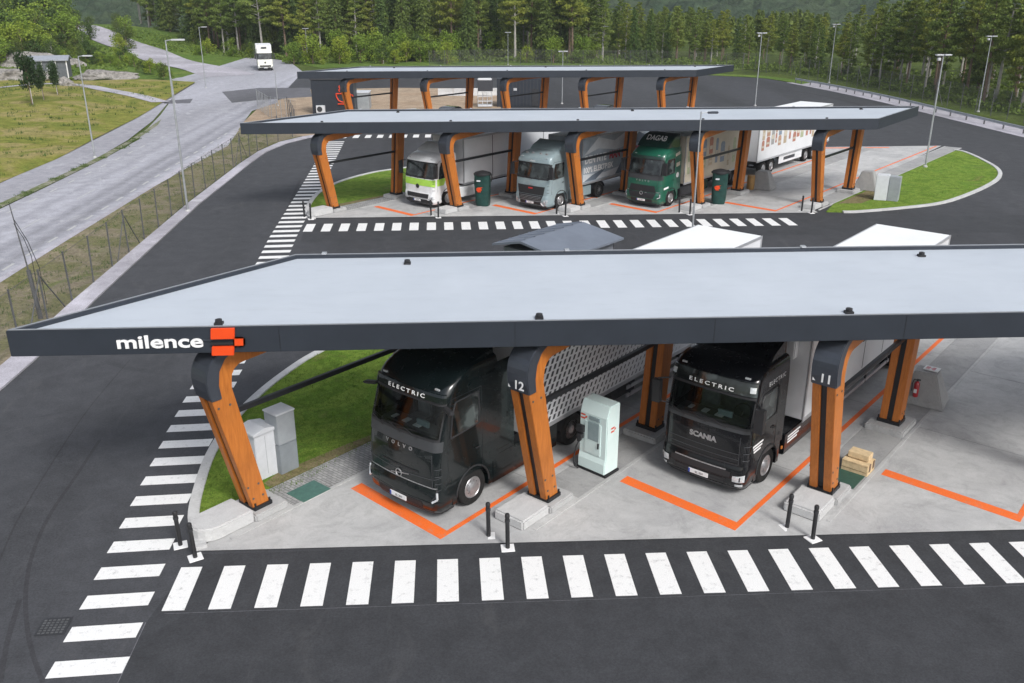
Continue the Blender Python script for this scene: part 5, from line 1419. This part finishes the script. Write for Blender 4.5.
car(603,104.6,'dark car whose roof shows above the middle canopy, right of centre',1.4)
# ---- hut with blue-grey roof behind the near canopy
E0=Vector((*G(556,224.5,3.2),0));E1=Vector((*G(624,238,3.2),0));wv=E1-E0;W_=wv.length;ang=math.atan2(wv.y,wv.x)
t=thing('technical_hut','hut with blue-grey ribbed metal gable roof just behind the near canopy','hut',((E0.x+E1.x)/2,(E0.y+E1.y)/2,.05),ang)
hw=W_/2;Ln=4.4
MB().box(-hw+.3,hw-.3,-Ln+.4,-.35,0,3.0).build('wall',M['hut_wall'],t)
rf=MB();rd=-hw+1.55
rf.prism([(-hw,3.08),(rd,3.42),(hw,3.08),(hw,3.16),(rd,3.52),(-hw,3.16)],-Ln,0,lambda v:(v[0],v[2],v[1]));rfo=rf.build('roof',M['hut_roof'],t)
rb=MB()
for k in range(7):
    yy=-.15-k*.66;rb.add([(-hw+.12,yy-.05,3.19),(-hw+.12,yy+.05,3.19),(rd,yy+.05,3.53),(rd,yy-.05,3.53),(-hw+.12,yy,3.23),(rd,yy,3.57)],[(0,4,5,3),(4,1,2,5)])
rb.build('roof_ribs',M['hut_roof'],rfo,fix=False)
MB().tube((hw-.5,-.1,2.1),(hw-.5,-.1,3.0),.05).build('downpipe',M['black_metal'],t)
MB().box(hw-.32,hw-.27,-2.4,-1.4,.1,2.2).build('door',M['chassis'],t)
# ---- kiosk with cup sign
x0_,y0_=G(313,114);x1_,y1_=G(390,112)
t=thing('coffee_kiosk','dark flat kiosk building with red outlined steaming cup sign left of the rear canopy','kiosk',(x0_,y0_,.02),0)
KW=4.75
wl=MB().box(0,KW,0,3.2,0,3.75).build('wall',M['fascia'],t,bevel=.02)
MB().box(-.12,KW+.12,-.12,3.32,3.75,3.9).build('roof',M['slot'],t)
cp=MB();cx,cz=7.3,1.75
cx=(G(338.5,100,2)[0]-x0_)
def seg(pts,r=.075):
    for a,b in zip(pts,pts[1:]):cp.tube((cx+a[0]*.82,-.07,cz+a[1]*.85),(cx+b[0]*.82,-.07,cz+b[1]*.85),r,n=6)
seg([(-.95,.55),(-.92,.1),(-.65,-.35),(-.2,-.55),(.35,-.55),(.75,-.35),(.98,.1),(1.0,.55),(-.95,.55)])
seg([(1.0,.4),(1.3,.38),(1.35,.1),(.95,-.05)],.06);seg([(-.8,-.8),(.9,-.8)])
for k in(-.45,.05,.55):seg([(k,.8),(k-.12,1.0),(k+.08,1.2),(k-.08,1.4),(k+.06,1.6)],.065)
cp.build('cup_sign',M['logo_red'],wl)
ac=MB().box(.45,1.45,-.4,-.02,.15,.95).build('air_unit',M['cab_grey'],wl,bevel=.02)
q=MB();q.lathe([(.3,0),(.3,.02),(.05,.03)],lambda a,b,h:(.85+a,-.4-h,.55+b),18);q.build('fan_grille',M['chassis'],ac)
t=thing('site_cabin','light grey box unit right of the dark kiosk under the farthest canopy','cabin',(*G(355,110),.02),0)
MB().box(0,1.7,0,2.6,0,1.9).build('wall',M['cab_grey2'],t,bevel=.02);MB().box(-.05,1.75,-.05,2.65,1.9,1.98).build('roof',M['cab_grey'],t)
# dark containers
x,y=G(545,104.5)
t=thing('dark_container','dark grey container unit behind the rear canopy at centre','container',(*G(497,107),.02),R(-3))
MB().box(0,5.6,0,3.0,0,3.3).build('shell',M['fascia'],t,bevel=.02)
rb=MB()
for k in range(13):rb.box(.2+k*.42,.3+k*.42,-.03,0,.1,3.15)
rb.build('ribs',M['slot'],t)
MB().box(2.0,2.4,-.05,0,1.9,2.2).build('wall_lamp',M['lamp'],t)
MB().box(4.2,5.0,-.06,0,.05,2.1).build('door',M['chassis'],t)
t=thing('cage_stack','white wire cage trolley topped by a dark box left of the dark container','cage',(*G(485,107),.02),0)
cg=MB();W2=.85
for z in(.12,.7,1.25,1.8):
    for y_ in(-.5,.5):cg.tube((-W2,y_,z),(W2,y_,z),.035,n=5)
    for xx in(-W2,W2):cg.tube((xx,-.5,z),(xx,.5,z),.035,n=5)
for xx in(-W2,-W2/3,W2/3,W2):
    for y_ in(-.5,.5):cg.tube((xx,y_,.1),(xx,y_,1.85),.035,n=5)
cg.build('wire_frame',M['lamp'],t,fix=False)
MB().box(-W2,W2,-.5,.5,.1,.28).build('cage_floor',M['cab_grey'],t)
MB().box(-W2,W2+.1,-.55,.6,1.88,3.1).build('dark_box',M['slot'],t,bevel=.03)
MB().box(-W2,W2,-.5,.6,3.1,3.35).build('white_cover',M['box_white'],t,bevel=.08)
# concrete barrier wall behind the gravel
t=thing('concrete_barrier','row of pale concrete barrier blocks behind the brown gravel area','barrier',(*G(438,96),.02),R(2))
for k in range(7):MB().prism([(-.3,0),(.3,0),(.15,.5),(.1,.95),(-.1,.95),(-.15,.5)],k*2.05,k*2.05+2.0,lambda v:(v[2],v[0],v[1])).build('block',M['concrete_l'],t,bevel=.02)
# ---- shed, rocks, saplings, bank bits
sx0,sy0=G(50,76,1.3);zsh=fieldz(sx0,sy0)+.25
t=thing('garden_shed','small grey shed with white corner boards and low metal roof in the meadow','shed',(sx0,sy0,zsh),R(14))
wl=MB().box(-2.6,2.6,0,3.4,0,2.5).build('wall',M['shed_wall'],t)
MB().prism([(-.3,2.45),(-.3,2.6),(1.7,3.15),(3.7,2.6),(3.7,2.45),(1.7,2.95)],-2.85,2.85,lambda v:(v[2],v[0],v[1])).build('roof',M['shed_roof'],t)
cbm=MB()
for xx in(-2.6,-.95,.95,2.42):cbm.box(xx,xx+.16,-.04,0,0,2.5)
cbm.build('corner_boards',M['white_post'],wl)
MB().box(-.25,.15,-.03,0,1.1,1.5).build('window',M['lamp'],wl)
def rock(px,py,sx_,sy_,sz_,label,seed,z0=.4):
    rnd=random.Random(seed);m=bmesh.new();bmesh.ops.create_icosphere(m,subdivisions=4,radius=1)
    from mathutils import noise as N
    for v in m.verts:
        d=1+.35*N.noise(v.co*1.3+Vector((seed,0,0)))+.16*N.noise(v.co*3.5+Vector((seed,3,0)))
        v.co=Vector((v.co.x*sx_*d,v.co.y*sy_*d,max(-.3,v.co.z)*sz_*d))
    me=bpy.data.meshes.new('rock_outcrop');m.to_mesh(me);m.free();me.materials.append(M['rock'])
    x,y=G(px,py,1.3);z0=max(z0,fieldz(x,y)-.1 if y<146 else z0);o=link('rock_outcrop',me,None,(x,y,z0),rnd.uniform(-.3,.3));tag(o,label,'rock')
rock(12,77,5.5,3.0,1.7,'wide pale rock outcrop at the left edge of the meadow',2)
rock(66,82,1.1,.9,1.0,'small grey boulder right in front of the grey shed',6,.9)
rock(105,72,5.0,2.0,1.0,'low pale rock slab right of the grey shed',9,.6)
rock(26,63,9,3,2.2,'pale rock face below the bushes behind the shed',4,.8)
rock(9,41,7,3,1.5,'low rock in the bushes at the far upper left edge',12,1.6)
# ================================================================ VEGETATION
def leaf(m,c,sz,rnd,flat=0):
    a=Vector((rnd.gauss(0,1),rnd.gauss(0,1),rnd.gauss(0,1)*(1-flat))).normalized();b=a.orthogonal().normalized();b.rotate(Matrix.Rotation(rnd.uniform(0,6.28),3,a));c2=a.cross(b)
    s1=sz*rnd.uniform(.6,1.2);s2=s1*rnd.uniform(.45,.9)
    m.v+= [tuple(c+b*s1),tuple(c+c2*s2),tuple(c-b*s1),tuple(c-c2*s2)];n=len(m.v);m.f.append((n-4,n-3,n-2,n-1))
def tree_parts(kind,h,seed):
    rnd=random.Random(seed);tr=MB();cr=MB()
    bend=Vector((rnd.uniform(-.5,.5),rnd.uniform(-.5,.5),0))
    def axis(z):k=z/h;return Vector((bend.x*k*k,bend.y*k*k,z))
    rt=.012*h+.04
    for k in range(7):
        a,b=k/7,(k+1)/7;tr.tube(axis(a*h*.95),axis(b*h*.95),rt*(1-a*.85),rt*(1-b*.85),7)
    if kind=='pine':
        n=int(h*3.6);zs=.34 if seed%3 else .15
        for i in range(n):
            k=zs+(1-zs)*(i+rnd.random()*.7)/n;z=h*min(k,.985);a=i*2.4+rnd.uniform(-.5,.5)
            kk=(k-zs)/(1-zs);L=h*(.025+.165*(1-kk)**.75*min(1,.55+kk*3))*rnd.uniform(.55,1.2)
            p=axis(z);q=p+Vector((math.cos(a)*L,math.sin(a)*L,L*rnd.uniform(.05,.35)))
            tr.tube(p,q,.045*(1-k)+.02,.012,4)
            for f in (.55,.8,1.0):
                c=p.lerp(q,f)+Vector((rnd.gauss(0,.12),rnd.gauss(0,.12),.1))*(L*.4+.3);R_=.22+L*.24*rnd.uniform(.8,1.2)
                for _ in range(int(40*R_/.55)):
                    d=Vector((rnd.gauss(0,1),rnd.gauss(0,1),rnd.gauss(0,1))).normalized()*rnd.random()**.4
                    leaf(cr,c+Vector((d.x*R_,d.y*R_,d.z*R_*.42)),.15,rnd,.4)
    elif kind=='spruce':
        n=int(h*5)
        for i in range(n):
            k=.08+.92*i/n;z=h*k;rad=(h*.19*(1-k)**.8+.12)*rnd.uniform(.8,1.15)
            nb=int(4+rad*3)
            for j in range(nb):
                a=rnd.uniform(0,6.28);L=rad*rnd.uniform(.7,1.1)
                for f in range(int(4+L*5)):
                    g=(f+rnd.random())/(4+L*5);c=axis(z)+Vector((math.cos(a)*L*g+rnd.gauss(0,.08),math.sin(a)*L*g+rnd.gauss(0,.08),-L*g*.28-rnd.random()*.14+L*.1))
                    leaf(cr,c,.17,rnd,.4)
    else: # deciduous
        n=int(9+h*1.6);zs=.22 if kind=='birch' else .42 if kind=='sap' else .05
        for i in range(n):
            k=zs+(1-zs)*(i+rnd.random())/n;z=h*min(k,.96);a=rnd.uniform(0,6.28)
            L=h*(.10+.17*math.sin((1-(k-zs)/(1-zs)*.92)*PI*.75))*rnd.uniform(.5,1.25)*(1.35 if kind=='bush' else 1)
            p=axis(z*.8);q=axis(z)+Vector((math.cos(a)*L,math.sin(a)*L,L*.25))
            tr.tube(p,q,.03,.01,4)
            R_=(.30+h*.072)*rnd.uniform(.7,1.25)
            for f in(.6,1.0):
                c=p.lerp(q,f)
                for _ in range(int((85 if kind!='sap' else 160)*R_)):
                    d=Vector((rnd.gauss(0,1),rnd.gauss(0,1),rnd.gauss(0,1))).normalized()*rnd.random()**.35
                    leaf(cr,c+d*R_*Vector((1,1,.8)).length/1.6,.12,rnd)
    return tr,cr
PROTO={}
def proto(kind,h,seed,leafmat,bark,name):
    tr,cr=tree_parts(kind,h,seed)
    return (tr.mesh('trunk',M[bark],fix=False,smooth=True),cr.mesh('crown',M[leafmat],fix=False),h,name)
P_PINE=[proto('pine',13,i+1,'needles','bark' if i%2 else 'bark_pale','pine_tree') for i in range(5)]
P_SPR=[proto('spruce',12,i+11,'spruce','bark','spruce_tree') for i in range(3)]
P_BIR=[proto('birch',8,i+21,'leaves_d','bark_pale','birch_tree') for i in range(3)]
P_BUSH=[proto('bush',3.4,i+31,'leaves','bark','green_bush') for i in range(4)]
P_BUSHD=[proto('bush',3.4,i+41,'leaves_d','bark','dark_bush') for i in range(2)]
def plant(pr,x,y,h,label,cat,group,z=0,sxy=1):
    tm,cm,ph,nm=pr;t=thing(nm,label,cat,(x,y,z),random.uniform(0,6.28),group);s_=h/ph;t.scale=(s_*sxy,s_*sxy,s_)
    link('trunk',tm,t);link('crown',cm,t);return t
random.seed(11)
def inview(x,y,m=60):
    px=P(x,y,4)[0];return -m<px<1024+m
# line where the forest starts (world)
edge=[(-90,262),(-70,240),(-54,207),(-32,193),(-14,191),(7,186),(22,182),(36,177),(50,169),(58,157),(61,142),(62.5,127),(63.5,107),(64.2,96),(65,84),(66.5,66)]
def zone(px):return 'left of the far lot' if px<260 else 'behind the farthest canopy' if px<620 else 'behind the yard at right of centre' if px<820 else 'beyond the guardrail on the right'
tot=0;pts=[]
# resample the edge by length
el=[]
for a,b in zip(edge,edge[1:]):
    d=math.dist(a,b);n=max(1,int(d/1.0))
    for k in range(n):el.append((a[0]+(b[0]-a[0])*k/n,a[1]+(b[1]-a[1])*k/n,(b[0]-a[0])/d,(b[1]-a[1])/d))
tries=0
while tot<262 and tries<9000:
    tries+=1
    e=random.choice(el);dep=random.random()**1.5*34+1.0
    x=e[0]-e[3]*dep*1;y=e[1]+e[2]*dep
    if not inview(x,y):continue
    md=2.6+dep*.05
    if any((x-a)**2+(y-b)**2<md*md for a,b in pts):continue
    pts.append((x,y));tot+=1
    px=P(x,y,0)[0]
    if px<600:h=random.uniform(14,20)
    elif px<850:
        k=(px-600)/250;h=lerp(11.5,8.8,min(1,k*2.2))*random.uniform(.82,1.1)
    else:h=lerp(9.5,14.5,min(1,(px-850)/90))*random.uniform(.8,1.12)
    zt_=bankz(x,y)-.3 if px<200 else 0
    pr=random.choice(P_PINE*3+P_SPR*2) if px<820 else random.choice(P_PINE*4+P_SPR)
    kn='pine' if pr in P_PINE else 'spruce'
    zn=zone(px);rw='front-row' if dep<8 else 'deeper'
    plant(pr,x,y,h,('%s tall pine with bare lower trunk %s' if kn=='pine' else '%s dark conical spruce %s')%(rw,zn),'tree','%s %s trees %s'%(rw,kn,zn),zt_,.95)
# bright bushes in front of the forest
for k in range(62):
    px=random.choice([random.uniform(285,480)]*3+[random.uniform(480,660),random.uniform(160,260)])
    x,y=G(px,62);y+=random.uniform(-6,7);x*=y/G(px,62)[1]
    if px<262 :y+=14
    h=random.uniform(2.4,5.6) if px>262 else random.uniform(2,3.5)
    plant(random.choice(P_BUSH+P_BIR[:1]),x,y,h,'bright green leafy bush before the dark pines %s'%zone(px),'bush','bright bushes %s'%zone(px),0,1.1)
for k in range(34):
    e=random.choice(el[len(el)//2:]);dep=random.uniform(0,7);x=e[0]-e[3]*dep;y=e[1]+e[2]*dep
    plant(random.choice(P_BUSH+P_BUSHD),x,y,random.uniform(1.0,2.4),'low green bush under the trees behind the fence on the right','bush','low bushes behind the right fence',0,1.2)
# left hillside: bushes and leafy trees
for k in range(125):
    px=random.uniform(-30,112);py=random.uniform(24,62)
    x,y=G(px,(76 if k%2 else 66)-(62-py)*.2)
    y0_=y;y=y+random.uniform(0,26 if k%2 else 50);x=x*y/y0_
    if 20<px<82 and y<172:continue
    if px>95: 
        y+=12
    h=(random.uniform(2.4,5.0)+max(0,y-160)*.05)*(.62 if px>78 else 1)
    pr=random.choice(P_BUSH+P_BIR+P_BUSHD*2)
    kind='bright green' if pr in P_BUSH else 'mid green birch-like' if pr in P_BIR else 'dark green'
    plant(pr,x,y,h,'%s leafy tree or bush on the slope behind the shed'%kind,'tree','%s growth behind the shed'%kind,max(.3,bankz(x,y)-.2),1.25)
# row of low bushes between shed path and far lot
for k in range(30):
    u=k/29;px=lerp(62,172,u)+random.uniform(-3,3);py=lerp(71,84,u)-8*math.sin(u*3)+random.uniform(-3,1)
    x,y=G(px,py);plant(random.choice(P_BUSH+P_BUSHD),x,y,random.uniform(1.2,2.6)*(1.25-u*.5),'low green bush in the row between the meadow path and the far lot','bush','bush row beside the far lot',.5,1.3)
# staked saplings in the meadow
P_SAP=[proto('sap',4.0,61,'dark_crown','bark','sapling'),proto('sap',4.0,62,'dark_crown','bark','sapling')]
for (px,py,h,lb) in((32,103,5.2,'largest dark young tree with pale stake left in the meadow'),(44,99,3.8,'young tree with pale stake just right of the largest one'),(58,94,3.6,'young tree with pale stake before the grey shed')):
    x,y=G(px,py,1.3);z=fieldz(x,y)
    t=plant(random.choice(P_SAP),x,y,h,lb,'tree','staked young trees in the meadow',z,.62)
    st=MB().tube((.10,0,0),(.10,0,2.0),.05,.05).build('stake',M['white_post'],t)
# low shrubs on weeds strip and meadow tufts as stuff
tm=MB();rnd=random.Random(5)
def tuft(x,y,z,n,sp,hh):
    for _ in range(n):
        a=rnd.uniform(0,6.28);r=rnd.random()*sp;b=Vector((x+r*math.cos(a),y+r*math.sin(a),z));d=Vector((rnd.gauss(0,.25),rnd.gauss(0,.25),1)).normalized()*hh*rnd.uniform(.5,1.2);s=Vector((math.cos(a*3),math.sin(a*3),0))*hh*.10
        tm.v+=[tuple(b-s),tuple(b+s),tuple(b+d)];n_=len(tm.v);tm.f.append((n_-3,n_-2,n_-1))
for k in range(200):
    y=rnd.uniform(45,94);x=-30.45-(max(0,y-80)**1.35)*.03+rnd.uniform(-.35,.35)
    if math.sin(y*.45)+math.sin(y*1.3)>.1:tuft(x,y,.03,26,.3,.16)
for k in range(900):
    u=rnd.random();y=rnd.uniform(60,140);x=-35-(y-78 if y>78 else 0)*.09-rnd.random()**1.3*45;tuft(x,y,fieldz(x,y),12,.5,rnd.uniform(.15,.38))
for k in range(700):
    y=rnd.uniform(20,92);x=rnd.uniform(-22.2,-18.3);tuft(x,y,.014,12,.35,.13)
def inpoly(x,y,pg):
    c=False
    for i in range(len(pg)):
        x1,y1=pg[i];x2,y2=pg[i-1]
        if (y1>y)!=(y2>y) and x<(x2-x1)*(y-y1)/(y2-y1)+x1:c=not c
    return c
o=tm.build('grass_tufts',M['leaves_d'],None,fix=False);o['kind']='stuff'
gr_=MB();tm=gr_
pg1=[G(*p) for p in [(204,530),(198,498),(206,468),(221,440),(246,413),(280,380),(322,352),(395,352),(395,440),(377,444),(272,500)]]
for k in range(7000):
    x=rnd.uniform(-8.2,-1);y=rnd.uniform(20.5,35)
    if inpoly(x,y,pg1):tuft(x,y,.07,3,.10,rnd.uniform(.05,.10))
pg2=[G(*p) for p in [(835,212),(900,207),(940,202),(966,194),(988,184),(999,177),(995,168),(980,159),(960,152),(880,188)]]
for k in range(4500):
    x=rnd.uniform(23,43);y=rnd.uniform(55,79)
    if inpoly(x,y,pg2):tuft(x,y,.07,3,.2,rnd.uniform(.06,.12))
o=gr_.build('lawn_blades',M['lawn_blade'],None,fix=False);o['kind']='stuff'
# undergrowth strip at the forest foot
um=MB();rnd=random.Random(8)
for k in range(26000):
    e=el[int(rnd.random()*len(el))];dep=rnd.uniform(-2.0,20) if rnd.random()<.4 else rnd.uniform(-2,5);x=e[0]-e[3]*dep+rnd.uniform(-.6,.6);y=e[1]+e[2]*dep
    hh=1.1*(.5+.5*math.sin(x*.5)*math.sin(y*.43+1))+.25
    leaf(um,Vector((x,y,rnd.random()*hh)),.26,rnd)
for k in range(16000):
    x=rnd.uniform(-95,-24);y=rnd.uniform(143,235)
    if not inview(x,y):continue
    z=bankz(x,y)
    if x<-45 and z<.05 and y<150:continue
    if min((x-c[0])**2+(y-c[1])**2 for c in cl_track)<26:continue
    if x>-45 and y<186+(-31-x)*.4:continue
    if P(x,y,0)[0]>128 and P(x,y,0)[1]>58 and P(x,y,0)[0]<300:continue
    hh=.9*(.5+.5*math.sin(x*.35)*math.sin(y*.31+1))**2+.08
    leaf(um,Vector((x,y,max(z,0)+rnd.random()*hh)),.30,rnd)
o=um.build('undergrowth',M['under'],None,fix=False);o['kind']='stuff'
# wall of farther forest read as one mass
fm_=MB();rnd=random.Random(9)
for k in range(900):
    e=el[int(rnd.random()*len(el))];dep=rnd.uniform(24,120);x=e[0]-e[3]*dep;y=e[1]+e[2]*dep
    px=P(x,y,0)[0]
    if px<-80 or px>1100 or (px<560 and k%2):continue
    h=(rnd.uniform(15,20)+dep*.03) if px<600 else rnd.uniform(5.5,8.5)
    n=90
    for _ in range(n):
        kz=rnd.random()**.8;z=h*(.12+.88*kz);rad=h*.17*(1-kz)**.7+.15;a=rnd.uniform(0,6.28);r=rad*rnd.random()**.5
        leaf(fm_,Vector((x+r*math.cos(a),y+r*math.sin(a),z)),.62,rnd,.4)
o=fm_.build('distant_forest',M['spruce'],None,fix=False);o['kind']='stuff'
# ---------------------------------------------------------------- haze
HZ=True
if HZ:
    hz=MB().box(-3900,3900,-290,3400,-3,640).build('haze',None)
    hz['kind']='stuff'
    m=bpy.data.materials.new('haze');m.use_nodes=True;nt=m.node_tree;nt.nodes.clear()
    v=nt.nodes.new('ShaderNodeVolumePrincipled');v.inputs['Density'].default_value=.00024;v.inputs['Color'].default_value=c3(.86,.92,1);v.inputs['Anisotropy'].default_value=.2
    o_=nt.nodes.new('ShaderNodeOutputMaterial');nt.links.new(v.outputs[0],o_.inputs['Volume']);hz.data.materials.append(m)
